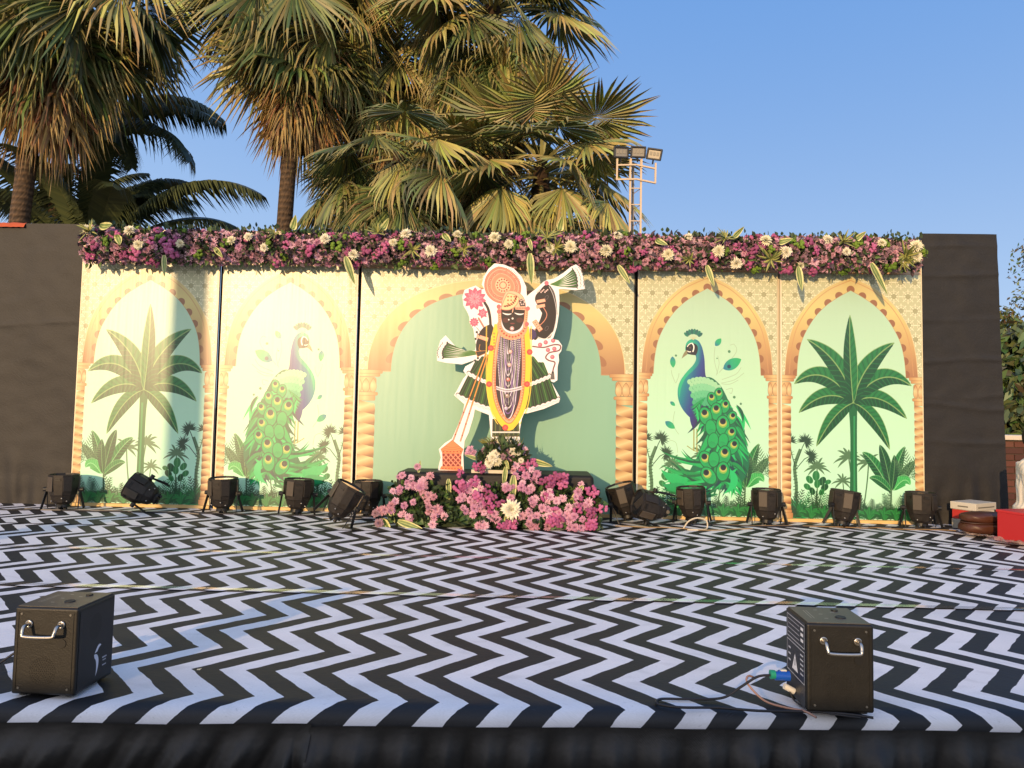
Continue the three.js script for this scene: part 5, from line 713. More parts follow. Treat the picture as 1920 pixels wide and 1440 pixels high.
{
  const t = thing('red_box', 'plain red box standing in front of the seated person', 'box', [3.99, 0.03, 0.86], 0.30);
  const g = new RoundedBoxGeometry(0.30, 0.205, 0.26, 6, 0.012), p = g.attributes.position; for (let i = 0; i < p.count; i++) { const x = p.getX(i), y = p.getY(i), z = p.getZ(i); p.setXYZ(i, x + 0.004 * nz(y * 14, z * 10, 2), y + 0.1025 + 0.003 * nz(x * 12, z * 12, 4), z + 0.004 * nz(x * 12, y * 12, 6)); } g.computeVertexNormals();
  part('box_body', g, std('#b22428', 0.55), t); part('lid', rbx(0.308, 0.02, 0.268, 0.006, [0, 0.21, 0]), std('#b9282b', 0.55), t);
}
{ // crumpled clear plastic under the bag and the box
  const mk = (x, z, r, seed, label) => { const nr = 18, na = 40, pos = [], idx = []; for (let j = 0; j <= nr; j++) for (let i = 0; i <= na; i++) { const a = i / na * 6.283, rr = r * j / nr * (1 + 0.2 * nz(Math.cos(a) * 2, Math.sin(a) * 2, seed)); pos.push(x + Math.cos(a) * rr * 1.15, 0.019 + 0.05 * Math.abs(nz(Math.cos(a) * rr * 18, Math.sin(a) * rr * 18, seed + 3)) * (j / nr > 0.5 ? 1 : 0.3) + 0.02 * (j / nr) ** 4, z + Math.sin(a) * rr * 0.75); if (i < na && j < nr) { const q = j * (na + 1) + i; idx.push(q, q + 1, q + na + 1, q + 1, q + na + 2, q + na + 1); } } const g = new THREE.BufferGeometry(); g.setAttribute('position', new THREE.Float32BufferAttribute(pos, 3)); g.setIndex(idx); g.computeVertexNormals(); one('plastic_wrap', g, phys('#e6cdbd', 0.2, { transmission: 0.55, thickness: 0, ior: 1.45 }), label, 'plastic wrap', 'crumpled clear plastic on the stage'); };
  mk(3.94, 0.62, 0.24, 3, 'crumpled clear plastic sheet under the brown bag'); mk(4.02, 0.92, 0.27, 9, 'crumpled clear plastic tray under the red box');
}
function sdfMesh(fn, c, half, res) { // marching cubes over a cube of side 2*half round c; fn(x,y,z) < 0 inside
  const mc = new MarchingCubes(res, new THREE.MeshBasicMaterial(), false, false, 120000); mc.isolation = 0;
  const h = res / 2; for (let k = 0; k < res; k++) for (let j = 0; j < res; j++) for (let i = 0; i < res; i++) mc.field[res * res * k + res * j + i] = -fn(c[0] + (i - h) / h * half, c[1] + (j - h) / h * half, c[2] + (k - h) / h * half);
  mc.update(); const n = mc.count, g = new THREE.BufferGeometry(), P = new Float32Array(n * 3), Nn = new Float32Array(n * 3); for (let i = 0; i < n * 3; i++) { P[i] = mc.positionArray[i] * half + c[i % 3]; Nn[i] = mc.normalArray[i]; }
  g.setAttribute('position', new THREE.BufferAttribute(P, 3)); g.setAttribute('normal', new THREE.BufferAttribute(Nn, 3)); return g;
}
const capsule = (x, y, z, a, b, ra, rb) => { const dx = b[0] - a[0], dy = b[1] - a[1], dz = b[2] - a[2], t = Math.max(0, Math.min(1, ((x - a[0]) * dx + (y - a[1]) * dy + (z - a[2]) * dz) / (dx * dx + dy * dy + dz * dz))); return Math.hypot(x - a[0] - t * dx, y - a[1] - t * dy, z - a[2] - t * dz) - (ra + (rb - ra) * t); };
const smin = (a, b, k) => { const h = Math.max(k - Math.abs(a - b), 0) / k; return Math.min(a, b) - h * h * k * 0.25; };
{ // person sitting cross-legged on the stage behind the red box, turned slightly away from the backdrop's edge
  const t = thing('person', 'person in a loose white shirt sitting on the stage behind the red box', 'person', [4.245, 0.016, 0.55], 1.0);
  const skin = phys('#5b3725', 0.55, { sheen: 0.2 }), shirt = std('#e6ddd0', 0.85, { bumpMap: fibreBump, bumpScale: 0.002 }), trouser = std('#3a3742', 0.85), hairM = std('#15100e', 0.6);
  const Hd = [0.0, 0.755, 0.03];
  const head = (x, y, z) => { let d = Math.hypot((x - Hd[0]) / 0.073, (y - Hd[1]) / 0.107, (z - Hd[2]) / 0.092) * 0.08 - 0.08; d = smin(d, capsule(x, y, z, [0, 0.70, 0.07], [0, 0.685, 0.085], 0.035, 0.025), 0.04); d = smin(d, capsule(x, y, z, [0, 0.765, 0.115], [0, 0.738, 0.135], 0.008, 0.013), 0.015); for (const s of [-1, 1]) { d = smin(d, capsule(x, y, z, [s * 0.072, 0.765, 0.02], [s * 0.074, 0.735, 0.024], 0.012, 0.008), 0.01); d = Math.max(d, -(Math.hypot(x - s * 0.031, y - 0.77, z - 0.128) - 0.013)); } return d; };
  const neck = (x, y, z) => capsule(x, y, z, [0, 0.56, 0], [0, 0.70, 0.02], 0.058, 0.05);
  const A = {}; for (const s of [-1, 1]) A[s] = { sh: [s * 0.17, 0.535, 0], el: [s * 0.25, 0.30, 0.06], wr: [s * 0.14, 0.17, 0.24] };
  const arms = (x, y, z, g) => { let d = 9; for (const s of [-1, 1]) { const q = A[s]; d = Math.min(d, smin(capsule(x, y, z, q.sh, q.el, 0.052 + g, 0.042 + g), capsule(x, y, z, q.el, q.wr, 0.04 + g, 0.028 + g), 0.03)); } return d; };
  const hand = (x, y, z) => { let d = 9; for (const s of [-1, 1]) { const w = A[s].wr; let h = capsule(x, y, z, w, [w[0] - s * 0.03, w[1] - 0.02, w[2] + 0.07], 0.026, 0.032); for (let f = 0; f < 4; f++) { const o = (f - 1.5) * 0.018, b = [w[0] - s * 0.035 + o, w[1] - 0.022, w[2] + 0.09], m = [b[0], b[1] - 0.012, b[2] + 0.035 - Math.abs(f - 1.3) * 0.006], e = [m[0], m[1] - 0.026, m[2] + 0.012]; h = Math.min(h, smin(capsule(x, y, z, b, m, 0.0095, 0.009), capsule(x, y, z, m, e, 0.009, 0.008), 0.006)); } h = smin(h, capsule(x, y, z, [w[0] - s * 0.04, w[1] - 0.01, w[2] + 0.03], [w[0] - s * 0.075, w[1] - 0.02, w[2] + 0.065], 0.012, 0.009), 0.012); d = Math.min(d, h); } return d; };
  const legs = (x, y, z) => { let d = Math.hypot(x / 0.19, (y - 0.11) / 0.12, (z + 0.0) / 0.15) * 0.13 - 0.13; for (const s of [-1, 1]) { const hip = [s * 0.1, 0.11, 0.0], kn = [s * 0.30, 0.10, 0.24], an = [-s * 0.08, 0.055, 0.32]; d = smin(d, capsule(x, y, z, hip, kn, 0.092, 0.066), 0.05); d = smin(d, capsule(x, y, z, kn, an, 0.062, 0.046), 0.03); } return Math.max(d, -y + 0.004); };
  const feet = (x, y, z) => { let d = 9; for (const s of [-1, 1]) d = Math.min(d, capsule(x, y, z, [-s * 0.08, 0.04, 0.33], [-s * 0.2, 0.036, 0.36], 0.034, 0.03)); return Math.max(d, -y + 0.004); };
  const torso = (x, y, z) => { const k = Math.min(1, Math.max(0, (y - 0.1) / 0.42)), w = 0.155 + 0.025 * k, dd = 0.115 - 0.005 * k; let d = (Math.hypot(x / w, z / dd) - 1) * 0.11; d = Math.max(d, Math.abs(y - 0.33) - 0.23); return smin(d, capsule(x, y, z, [-0.14, 0.545, 0], [0.14, 0.545, 0], 0.05, 0.05), 0.05); };
  part('body', join([sdfMesh((x, y, z) => smin(smin(neck(x, y, z), arms(x, y, z, -0.004), 0.02), smin(torso(x, y, z) + 0.012, Math.min(legs(x, y, z) + 0.012, feet(x, y, z)), 0.02), 0.03), [0, 0.36, 0.12], 0.48, 72), sdfMesh((x, y, z) => Math.min(head(x, y, z), neck(x, y, z)), [0, 0.75, 0.03], 0.16, 72), sdfMesh(hand, [0, 0.15, 0.28], 0.22, 90)]), skin, t);
  part('shirt', sdfMesh((x, y, z) => { const f = 0.008 * Math.sin(y * 60 + 20 * nz(x * 6, y * 3, z * 6)) * (0.5 + nz(x * 7, y * 7, z * 7)); let d = smin(torso(x, y, z), arms(x, y, z, 0.02), 0.05) - 0.010 + f; for (const s of [-1, 1]) d = Math.max(d, -(Math.hypot(x - A[s].wr[0], y - A[s].wr[1], z - A[s].wr[2]) - 0.07)); d = smin(d, Math.max(Math.hypot(x / 0.18, z / 0.145) * 0.16 - 0.16, Math.abs(y - 0.16) - 0.07), 0.05); return Math.max(d, -(capsule(x, y, z, [0, 0.575, 0.012], [0, 0.8, 0.05], 0.062, 0.07))); }, [0, 0.34, 0.08], 0.42, 84), shirt, t);
  part('trousers', sdfMesh((x, y, z) => legs(x, y, z) - 0.006 + 0.005 * nz(x * 16, y * 16, z * 16), [0, 0.2, 0.14], 0.46, 72), trouser, t);
  part('hair', sdfMesh((x, y, z) => { let d = Math.hypot((x - Hd[0]) / 0.081, (y - Hd[1] - 0.012) / 0.113, (z - Hd[2] + 0.008) / 0.1) * 0.088 - 0.088 + 0.004 * nz(x * 60, y * 60, z * 60); return Math.max(d, (z - 0.075) - (y - 0.8) * 1.2, 0.715 - y + Math.max(0, z) * 0.5); }, [0, 0.76, 0.02], 0.15, 64), hairM, t);
}
{ // boundary wall beyond the stage, seen past the screen: laid brick under a pale coping
  const t = thing('boundary_wall', 'reddish brick boundary wall with pale coping beyond the dark screen', 'wall', [0, 0, -3.0]), R = mulberry(61);
  part('mortar', bx(6, 1.36, 0.2, [7.4, GY + 0.68, -0.012]), std('#4e4036', 0.9), t);
  const bg = rbx(0.225, 0.068, 0.03, 0.004, undefined, undefined, 1), bm = ['#553329', '#5f392e', '#4c2e27', '#664236'].map((h) => std(h, 0.9));
  for (let r = 0; r < 17; r++) for (let k = 0; k < 14; k++) { const x = 5.4 + k * 0.237 + (r & 1) * 0.118, y = GY + 0.045 + r * 0.079; if (x > 8.2 || y < -0.15) continue; const m = part('brick', bg, bm[R() * 4 | 0], t); m.position.set(x, y, 0.09 + 0.004 * R()); }
  part('coping', rbx(6.05, 0.06, 0.3, 0.01, [7.4, GY + 1.392, 0]), std('#cfc3b2', 0.85), t);
}

// ---------- floodlight mast ----------
{
  const t = thing('light_mast', 'slender lattice mast with three floodlights behind the backdrop', 'light mast', [1.729, 0.299, -4.0]), cr = std('#cdb79a', 0.6), gr = std('#8b8279', 0.6), bk = std('#22242a', 0.5);
  t.scale.setScalar(0.681); const GL = (GY - 0.299) / 0.681, top = 6.1, L = [[-0.11, 0.08], [0.11, 0.08], [0.0, -0.11]];
  L.forEach(([x, z], i) => part('mast_leg', bx(i === 2 ? 0.05 : 0.038, top - GL, 0.038, [x + (i === 2 ? -0.03 : 0), (top + GL) / 2, z]), i === 2 ? gr : cr, t));
  for (let y = GL + 0.5; y < top - 0.3; y += 0.34) part('rung', join([bar([L[0][0], y, 0.08], [L[1][0], y, 0.08], 0.018), bar([L[1][0], y, 0.08], [L[2][0], y - 0.05, -0.11], 0.014), bar([L[0][0], y, 0.08], [L[2][0], y - 0.05, -0.11], 0.014)]), cr, t);
  part('lamp_frame', join([bar([-0.40, 5.66, 0.12], [0.0, 5.67, 0.13], 0.032), bar([0.0, 5.67, 0.13], [0.41, 5.60, 0.1], 0.032), bar([-0.39, 5.96, 0.12], [0, 5.97, 0.13], 0.03), bar([0, 5.97, 0.13], [0.4, 5.90, 0.1], 0.03), bar([-0.39, 5.65, 0.12], [-0.385, 6.12, 0.12], 0.036), bar([0.40, 5.60, 0.1], [0.405, 6.02, 0.1], 0.036), bar([-0.1, 5.97, 0.1], [-0.1, 6.15, 0.1], 0.03), bar([0.12, 5.9, 0.11], [0.12, 6.13, 0.11], 0.028)]), cr, t);
  const glassM = phys('#d9d2c2', 0.15, { clearcoat: 1 }), ledM = std('#bdb4a0', 0.4), refl = std('#8d877c', 0.35, { metalness: 0.3 });
  for (const [x, y, rz, ry, rx] of [[-0.31, 6.22, 0, 0.12, 0.1], [0.04, 6.23, -0.04, -0.05, 0.15], [0.37, 6.19, -0.16, -0.3, 0.2]]) {
    const f = new THREE.Group(); f.name = 'floodlight'; f.position.set(x, y, 0.14); f.rotation.set(rx, ry, rz); t.add(f);
    part('lamp_housing', join([rbx(0.31, 0.035, 0.07, 0.012, [0, 0.1, 0]), rbx(0.31, 0.035, 0.07, 0.012, [0, -0.1, 0]), rbx(0.035, 0.2, 0.07, 0.012, [-0.14, 0, 0]), rbx(0.035, 0.2, 0.07, 0.012, [0.14, 0, 0]), bx(0.27, 0.19, 0.02, [0, 0, -0.03])]), bk, f); part('reflector', bx(0.25, 0.165, 0.008, [0, 0, 0.0]), refl, f);
    part('lamp_board', join([-0.07, 0, 0.07].map((d) => bx(0.05, 0.07, 0.008, [d, 0.01, 0.009]))), std('#8f8879', 0.5), f); part('yoke', bar([0, -0.11, 0], [0, -0.2, -0.02], 0.03), bk, f);
  }
}
// ---------- palms ----------
function fanLeaf({ e0, e1, lp, R: rad, span, n = 30, split = 0.52, droop, hang = 0, fold = 0.15, seed, kind }) {
  const R = mulberry(seed), T = [], C = [], pal = { green: [[0.14, 0.17, 0.055], [0.20, 0.22, 0.07], [0.085, 0.115, 0.045]], olive: [[0.34, 0.33, 0.11], [0.43, 0.41, 0.145], [0.24, 0.24, 0.085]], dead: [[0.33, 0.20, 0.09], [0.42, 0.26, 0.12], [0.24, 0.145, 0.07]] }[kind];
  const pts = [V(0, 0, 0)], m = 7; let e = e0; for (let i = 0; i < m; i++) { e = e0 + (e1 - e0) * (i + 0.5) / m; pts.push(pts[i].clone().add(V(Math.cos(e) * lp / m, Math.sin(e) * lp / m, 0))); }
  const stalk = kind === 'dead' ? [0.24, 0.15, 0.08] : [0.30, 0.27, 0.09], push = (a, b, c, col) => { for (const p of [a, b, c]) { T.push([p.x, p.y, p.z]); C.push(col); } };
  for (let i = 0; i < m; i++) { const w0 = 0.034 - 0.018 * i / m, w1 = 0.034 - 0.018 * (i + 1) / m, q = (p, w, k) => p.clone().add(V(0, k === 0 ? w * 0.6 : -w * 0.4, k === 1 ? w : k === 2 ? -w : 0)); for (let k = 0; k < 3; k++) { const a = q(pts[i], w0, k), b = q(pts[i], w0, (k + 1) % 3), c = q(pts[i + 1], w1, k), d = q(pts[i + 1], w1, (k + 1) % 3); push(a, b, c, stalk); push(b, d, c, stalk); } }
  const Cc = pts[m], ee = e1 - 0.08, Tn = V(Math.cos(ee), Math.sin(ee), 0), Nn = V(-Math.sin(ee), Math.cos(ee), 0), S = V(0, 0, 1), lean = 0.75 + 0.5 * R();
  const at = (r, th, off, dr) => Cc.clone().addScaledVector(Tn, r * Math.cos(th)).addScaledVector(S, r * Math.sin(th)).addScaledVector(Nn, off - fold * r * Math.abs(Math.sin(th))).add(V(0, -dr, 0));
  for (let i = 0; i < n; i++) {
    const th = -span + (i + 0.5) / n * 2 * span, hs = span / n, Rt = rad * (0.70 + 0.30 * Math.cos(th * 0.62)) * (0.92 + 0.16 * R()), r1 = Rt * split * (0.9 + 0.2 * R()), col = pal[R() * 3 | 0].map((v) => v * (0.8 + 0.4 * R())), dryC = kind === 'green' ? [0.27, 0.24, 0.09] : [0.36, 0.27, 0.11], tip = R() < 0.55 ? dryC : col;
    const dro = droop * (0.6 + 0.8 * R()) * lean, dd = (r) => dro * rad * Math.pow(r / rad, 2.1), sw = (R() - 0.5) * 0.16, kink = R() < 0.18 ? 0.35 * R() : 0;
    const c0 = at(0.02, th, 0, 0), a1 = at(r1, th - hs, -0.012, dd(r1)), b1 = at(r1, th + hs, -0.012, dd(r1)), m1 = at(r1, th, 0.018, dd(r1)), r2 = r1 + (Rt - r1) * 0.55, hw = hs * r1 * 0.62 / r2;
    const side = b1.clone().sub(a1).normalize(), out = at(Rt, th + sw, 0.0, dd(r1)).sub(at(r1, th, 0, dd(r1))).normalize(), free = Rt - r1, hg = Math.min(1, hang * (0.65 + 0.7 * R())), d1 = out.clone().multiplyScalar(1 - hg * 0.55).add(V(0, -hg * 0.55, 0)).normalize(), d2 = out.clone().multiplyScalar(1 - hg).add(V(0, -hg - dro * 0.3 - kink, 0)).normalize();
    const m2 = m1.clone().addScaledVector(d1, free * 0.5), w2 = hs * r1 * 0.66, a2 = m2.clone().addScaledVector(side, -w2).addScaledVector(Nn, -0.016), b2 = m2.clone().addScaledVector(side, w2).addScaledVector(Nn, -0.016), t3 = m2.clone().addScaledVector(d2, free * 0.62);
    push(c0, a1, m1, col); push(c0, m1, b1, col); push(a1, a2, m1, col); push(m1, a2, m2, col); push(m1, m2, b1, col); push(b1, m2, b2, col); push(a2, t3, m2, tip); push(m2, t3, b2, tip);
  }
  return polyGeo(T, C);
}
const palmMat = phys('#ffffff', 0.5, { vertexColors: true }), deg = Math.PI / 180;
const LV = {}; // leaf geometries by kind and by how high they are carried, shared between the palms
function leafVariant(kind, el) {
  const key = kind + Math.round(el / 18) + (LV.n = ((LV.n ?? 0) + 1) % 2); if (LV[key]) return LV[key];
  const s = 100 + Object.keys(LV).length * 7, q = Math.round(el / 18) * 18;
  return LV[key] = kind === 'dead' ? fanLeaf({ e0: Math.max(-70, q) * deg, e1: -86 * deg, lp: 0.75, R: 1.0, span: 74 * deg, n: 28, split: 0.42, droop: 0.16, hang: 0.55, fold: 0.55, seed: s, kind }) : fanLeaf({ e0: q * deg, e1: (q - 34 - Math.max(0, 20 - q) * 0.5) * deg, lp: 1.05, R: q > 30 ? 0.9 : 1.02, span: (q > 20 ? 150 : 112) * deg, n: 40, split: q > 30 ? 0.55 : 0.5, droop: q > 45 ? 0.10 : q > 10 ? 0.24 : 0.3, hang: q > 45 ? 0.06 : q > 15 ? 0.3 : 0.62, fold: q > 30 ? 0.12 : 0.4, seed: s, kind });
}
const trunkMap = dataTex(128, 512, (u, v) => { const r = 0.5 + 0.5 * Math.sin(v * Math.PI * 2 * 22 + 1.2 * pn(u, v, 8)), a = 0.62 + 0.22 * r + 0.3 * pn(u, v, 30, 3); return [0.42 * a, 0.33 * a, 0.24 * a]; }, true), trunkBump = dataTex(128, 512, (u, v) => 0.5 + 0.35 * Math.sin(v * Math.PI * 2 * 22 + 1.2 * pn(u, v, 8)) + 0.25 * pn(u, v, 40, 3));
const trunkMat = std('#ffffff', 0.85, { map: trunkMap, bumpMap: trunkBump, bumpScale: 0.02 });
function trunkGeo(h, r0, r1, lean) { const n = 24, g = new THREE.CylinderGeometry(r1, r0, h, 16, n, false).translate(0, h / 2, 0), p = g.attributes.position, uv = g.attributes.uv; for (let i = 0; i < p.count; i++) { const t = p.getY(i) / h, b = 1 + 0.35 * Math.exp(-t * 14) + 0.03 * nz(p.getX(i) * 4, p.getY(i) * 3, p.getZ(i) * 4); p.setX(i, p.getX(i) * b + lean[0] * t * t); p.setZ(i, p.getZ(i) * b + lean[1] * t * t); uv.setXY(i, uv.getX(i), uv.getY(i) * h / 2.2); } g.computeVertexNormals(); return g; }
function fanPalm(label, base, crown, o) { // base [x, z] on the ground, crown centre [x, y, z]
  const t = thing('fan_palm', label, 'palm tree', [base[0], GY, base[1]], 0, 'fan palms behind the backdrop'), R = mulberry(o.seed), cx = crown[0] - base[0], cy = crown[1] - GY, cz = crown[2] - base[1];
  part('trunk', trunkGeo(cy + 0.1, o.r ?? 0.19, (o.r ?? 0.19) * 0.85, [cx, cz]), trunkMat, t);
  part('leaf_base_sheath', (() => { const g = new THREE.CylinderGeometry((o.r ?? 0.19) * 0.7, (o.r ?? 0.19) * 1.35, 0.9, 12, 6), p = g.attributes.position; for (let i = 0; i < p.count; i++) { const n = 1 + 0.4 * nz(p.getX(i) * 9, p.getY(i) * 9, p.getZ(i) * 9); p.setXYZ(i, p.getX(i) * n, p.getY(i), p.getZ(i) * n); } g.computeVertexNormals(); return g.translate(cx, cy - 0.1, cz); })(), std('#3a2a1a', 0.95), t);
  const N = o.leaves; for (let i = 0; i < N; i++) {
    const f = i / (N - 1), el = (o.top ?? 72) + ((o.bottom ?? -62) - (o.top ?? 72)) * Math.pow(f, 0.9) + (R() - 0.5) * 16, kind = f > 0.7 && R() < 0.35 ? 'dead' : R() < (o.olive ?? 0.45) ? 'olive' : 'green', m = part('leaf', leafVariant(kind, el), palmMat, t);
    m.position.set(cx, cy + 0.35 - f * 0.5, cz); m.rotation.set((R() - 0.5) * 0.25, i * 2.39996 + (R() - 0.5) * 0.5, 0, 'YXZ'); m.rotateX((R() - 0.5) * 0.9); m.scale.setScalar((o.size ?? 1) * (0.85 + 0.28 * R()));
  }
  for (let i = 0; i < (o.dead ?? 8); i++) { const m = part('dry_leaf', leafVariant('dead', -50 - 20 * R()), palmMat, t); m.position.set(cx, cy - 0.15 - 0.75 * R() * (o.skirt ?? 1), cz); m.rotation.set(0, i * 2.39996 + R(), (R() - 0.5) * 0.3, 'YXZ'); m.scale.setScalar((o.size ?? 1) * (0.8 + 0.35 * R())); }
  return t;
}
fanPalm('tall fan palm with a thick golden brown skirt above the plain dark screen', [-8.55, -6], [-8.0, 8.2, -6], { seed: 1, leaves: 74, dead: 30, r: 0.17, skirt: 1.35, size: 1.38, bottom: -78 });
fanPalm('tall fan palm with a slim dark trunk rising behind the faded peacock panel', [-3.95, -6], [-3.7, 7.75, -6], { seed: 2, leaves: 66, dead: 26, r: 0.14, skirt: 1.0, olive: 0.55, bottom: -78, size: 1.14 });
fanPalm('fan palm of drooping yellowish leaves between the slim trunk and the central clump', [-2.6, -7.4], [-2.35, 7.3, -7.4], { seed: 3, leaves: 60, dead: 22, skirt: 2, r: 0.15, olive: 0.7, bottom: -76, size: 1.1 });
fanPalm('low fan palm spreading just above the garland behind the lotus side of the arch panel', [-1.85, -4.7], [-1.72, 4.45, -4.7], { seed: 4, leaves: 64, dead: 20, r: 0.14, olive: 0.6, top: 34, bottom: -82, size: 0.88 });
fanPalm('tallest fan palm in the middle, leaves running out of the top of the picture', [-0.5, -6.2], [-0.45, 7.5, -6.2], { seed: 5, leaves: 66, dead: 34, r: 0.19, olive: 0.55, skirt: 2.4, bottom: -76, size: 1.08 });
fanPalm('shorter fan palm with upright open fans next to the floodlight mast', [0.4, -5.2], [0.42, 4.45, -5.2], { seed: 6, leaves: 52, dead: 6, r: 0.15, olive: 0.65, top: 86, bottom: -66, size: 0.98 });
fanPalm('shaded fan palm filling the gap behind the low spreading one', [-3.0, -8.6], [-2.9, 5.4, -8.6], { seed: 7, leaves: 44, dead: 6, r: 0.15, olive: 0.2, bottom: -76 });
function frond(seed, len, arch) { // pinnate frond along +x, rising then bending down
  const R = mulberry(seed), T = [], C = [], n = 96, pt = (t) => V(len * (t - 0.12 * t * t * arch), len * (1.12 * t - 0.80 * arch * t * t), 0), push = (a, b, c, col) => { for (const p of [a, b, c]) { T.push([p.x, p.y, p.z]); C.push(col); } };
  for (let i = 0; i < 20; i++) { const a = pt(i / 20), b = pt((i + 1) / 20), w = 0.03 * (1 - i / 22), col = [0.12, 0.12, 0.045]; for (const [u, v] of [[V(0, w, 0), V(0, 0, w)], [V(0, 0, w), V(0, 0, -w)], [V(0, 0, -w), V(0, w, 0)]]) { push(a.clone().add(u), b.clone().add(u), a.clone().add(v), col); push(a.clone().add(v), b.clone().add(u), b.clone().add(v), col); } }
  for (let i = 3; i < n; i++) for (const s of [-1, 1]) { const t = i / n, p = pt(t), q = pt(Math.min(1, t + 0.02)), d = q.clone().sub(pt(t - 0.02)).normalize(), l = len * 0.26 * Math.pow(Math.sin(Math.PI * (0.15 + 0.82 * t)), 0.6) * (0.85 + 0.3 * R()), side = V(0, 0.1, s).addScaledVector(d, 0.75).normalize(), col = [[0.07, 0.09, 0.035], [0.09, 0.11, 0.04], [0.055, 0.075, 0.03]][R() * 3 | 0], w = 0.019; const m = p.clone().addScaledVector(side, l * 0.5).add(V(0, -l * 0.12, 0)), e = p.clone().addScaledVector(side, l * 0.85).add(V(0, -l * (0.45 + 0.25 * R()), 0)), o = d.clone().multiplyScalar(w); push(p.clone().sub(o), p.clone().add(o), m.clone().add(o), col); push(p.clone().sub(o), m.clone().add(o), m.clone().sub(o), col); push(m.clone().sub(o), m.clone().add(o), e, col); }
  return polyGeo(T, C);
}
{
  const FR = [frond(1, 3.2, 1), frond(2, 3.0, 0.85), frond(3, 2.8, 1.15)], mk = (label, x, z, y, seed, list) => { const t = thing('feather_palm', label, 'palm tree', [x, GY, z], 0, 'feather leaved palms behind the dark screen'), R = mulberry(seed); part('trunk', trunkGeo(y - GY, 0.15, 0.11, [0, 0]), trunkMat, t); list.forEach(([az, up, k, s]) => { const m = part('frond', FR[k], palmMat, t); m.position.set(0, y - GY - 0.05, 0); m.rotation.set(0, az, up, 'YZX'); m.scale.setScalar(s); m.rotateX((R() - 0.5) * 0.5); }); };
  mk('dark feather leaved palm with one frond arching out over the sky gap', -8.35, -8.0, 3.7, 5, [[0.06, 0.05, 0, 1.2], [0.5, -0.1, 1, 0.95], [-0.35, -0.35, 2, 1.0], [1.1, 0.2, 1, 0.95], [-1.0, 0.0, 0, 0.9], [1.7, 0.0, 2, 1], [2.4, 0.05, 1, 1], [3.14, 0.0, 0, 1.05], [3.9, 0.1, 2, 1], [4.6, 0.1, 1, 0.95], [0.2, -0.6, 2, 0.9], [5.4, 0.3, 1, 0.9], [2.8, -0.4, 0, 0.9], [0.8, 0.5, 1, 0.8], [-0.2, -0.75, 1, 0.8], [-0.1, 0.42, 2, 0.8]]);
  mk('dark feather leaved palm farther back behind the golden skirted palm', -9.9, -9.6, 4.3, 9, [[0.1, 0.1, 1, 1], [0.8, 0.1, 0, 1], [1.6, 0.0, 2, 1], [2.3, 0.0, 1, 1], [3.0, 0.0, 0, 1], [3.8, 0.0, 2, 1], [4.5, 0.0, 1, 1], [5.3, 0.0, 0, 1], [5.9, -0.3, 2, 1], [0.4, 0.4, 1, 0.8], [0.3, -0.5, 2, 1], [-0.5, -0.7, 0, 1]]);
  mk('tall feather leaved palm whose frond tips show beyond the golden skirted palm', -9.6, -8.8, 6.4, 13, [[0.0, -0.35, 1, 1.15], [0.3, -0.1, 0, 1.1], [-0.3, -0.55, 0, 1.1], [1.6, 0.0, 2, 1], [2.3, 0.0, 1, 1], [3.0, 0.0, 0, 1], [3.8, 0.0, 2, 1], [4.5, 0.0, 1, 1], [5.3, -0.2, 0, 1], [5.9, -0.6, 2, 1]]);
}
// ---------- broadleaf trees beyond the wall ----------
function leafyTree(name, label, x, z, h, crown, seed, tone, leafN, size) { // crown: list of [dx, y, dz, r]
  const t = thing(name, label, 'tree', [x, GY, z], 0, 'leafy trees beyond the boundary wall'), R = mulberry(seed), T = [], C = [], bark = std('#4a3a2b', 0.9);
  part('trunk', join([tube([[0, 0, 0], [0.05, h * 0.3, 0.03], [-0.05, h * 0.55, 0], [0, h * 0.75, 0]], 0.13, 20, 8), ...crown.map(([dx, y, dz]) => tube([[0, h * 0.4, 0], [dx * 0.4, h * 0.4 + (y - h * 0.4) * 0.5, dz * 0.4], [dx, y, dz]], 0.04, 12, 6))]), bark, t);
  for (const [dx, y, dz, r] of crown) { const n = Math.round(leafN * r * r); for (let i = 0; i < n; i++) { const a = R() * 6.283, b = Math.acos(2 * R() - 1), q = r * Math.pow(R(), 0.4) * (0.8 + 0.35 * nz(Math.cos(a) * 2 + dx, Math.sin(b) * 2 + y, Math.sin(a) * 2 + dz)), p = V(dx + Math.cos(a) * Math.sin(b) * q, y + Math.cos(b) * q * 0.75, dz + Math.sin(a) * Math.sin(b) * q), d = V(R() - 0.5, R() * 0.6 - 0.6, R() - 0.5).normalize(), s = V(R() - 0.5, R() - 0.5, R() - 0.5).cross(d).normalize(), l = size * (0.7 + 0.6 * R()), w = l * 0.2, col = tone.map((v) => v * (0.65 + 0.7 * R())); const e = p.clone().addScaledVector(d, l), m0 = p.clone().addScaledVector(d, l * 0.45).addScaledVector(s, w), m1 = p.clone().addScaledVector(d, l * 0.45).addScaledVector(s, -w); for (const v of [p, m0, e, p, e, m1]) { T.push([v.x, v.y, v.z]); C.push(col); } } }
  part('crown', polyGeo(T, C), palmMat, t);
}
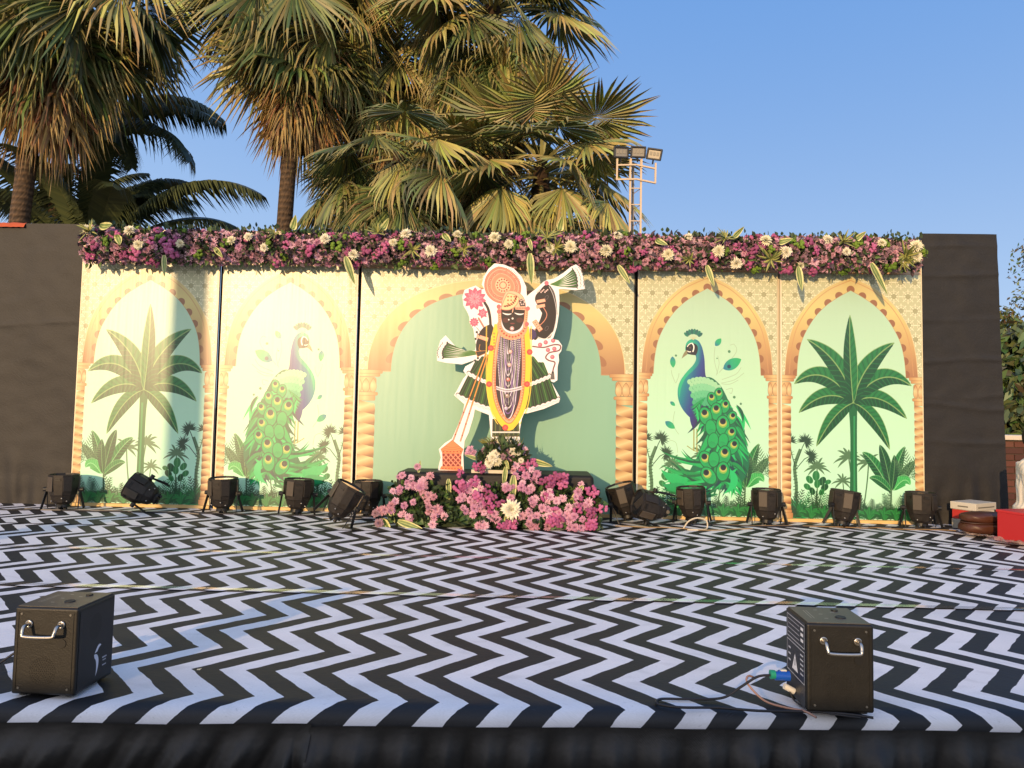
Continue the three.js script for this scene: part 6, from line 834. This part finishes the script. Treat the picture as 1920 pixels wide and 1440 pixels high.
leafyTree('leafy_tree', 'thin tall tree with feathery twigs against the sky at the picture edge', 12.6, -12, 6, [[0.1, 5.2, 0, 0.9], [-0.5, 4.5, 0.2, 0.5], [0.3, 4.0, 0, 0.8], [-0.3, 5.7, 0, 0.5], [0.9, 5.6, 0, 0.8], [-0.1, 3.4, 0, 0.7]], 3, [0.10, 0.12, 0.05], 500, 0.12);
leafyTree('leafy_tree', 'round topped tree just past the edge of the dark screen', 10.3, -10, 4, [[0.0, 3.75, 0, 0.55], [0.5, 3.5, 0, 0.5], [0.2, 3.0, 0.3, 0.7], [-0.4, 2.9, 0, 0.6]], 5, [0.12, 0.13, 0.04], 1700, 0.14);
leafyTree('leafy_tree', 'dense dark green mango tree right behind the brick wall', 8.6, -6.2, 3, [[0, 2.4, 0, 0.8], [-0.6, 1.9, 0.3, 0.7], [0.5, 1.8, 0.3, 0.8], [-0.3, 1.3, 0.5, 0.7], [0.4, 1.1, 0.4, 0.7], [-0.9, 1.4, 0, 0.6], [0, 2.9, -0.2, 0.6]], 7, [0.075, 0.105, 0.035], 1500, 0.24);
leafyTree('leafy_tree', 'far dusty green tree seen low between the palm trunks', -0.9, -22, 6.5, [[0, 5.6, 0, 1.2], [0.8, 5.0, 0, 1.2], [-0.9, 4.9, 0, 1.2], [0.2, 6.4, 0, 0.9]], 11, [0.09, 0.12, 0.06], 600, 0.22);

// ---------- unseen blockers added behind the viewer to shade the stage skirt and a strip of the palm panel ----------
one('added_shade_wall', bx(30, 2.38, 0.25, [-4, GY + 1.19, 12.2]), std('#a8988a', 0.9), 'plain unseen wall added behind the viewer to keep low sun off the stage skirt', 'wall');  // added sun blocker, out of view; its height sets the shade line
{ const t = thing('added_shade_pole', 'tall square unseen pole added behind the viewer to shade a strip of the washed out palm panel', 'pole', [-6.93, GY, 11.0]); part('shaft', bx(0.24, 8.2, 0.24, [0, 4.1, 0]), std('#6d6a66', 0.7), t); part('foot_plate', bx(0.5, 0.03, 0.5, [0, 0.015, 0]), std('#55524e', 0.7), t); }  // added out of view to cast the shade strip; carries no lamp

renderer.render(scene, camera);
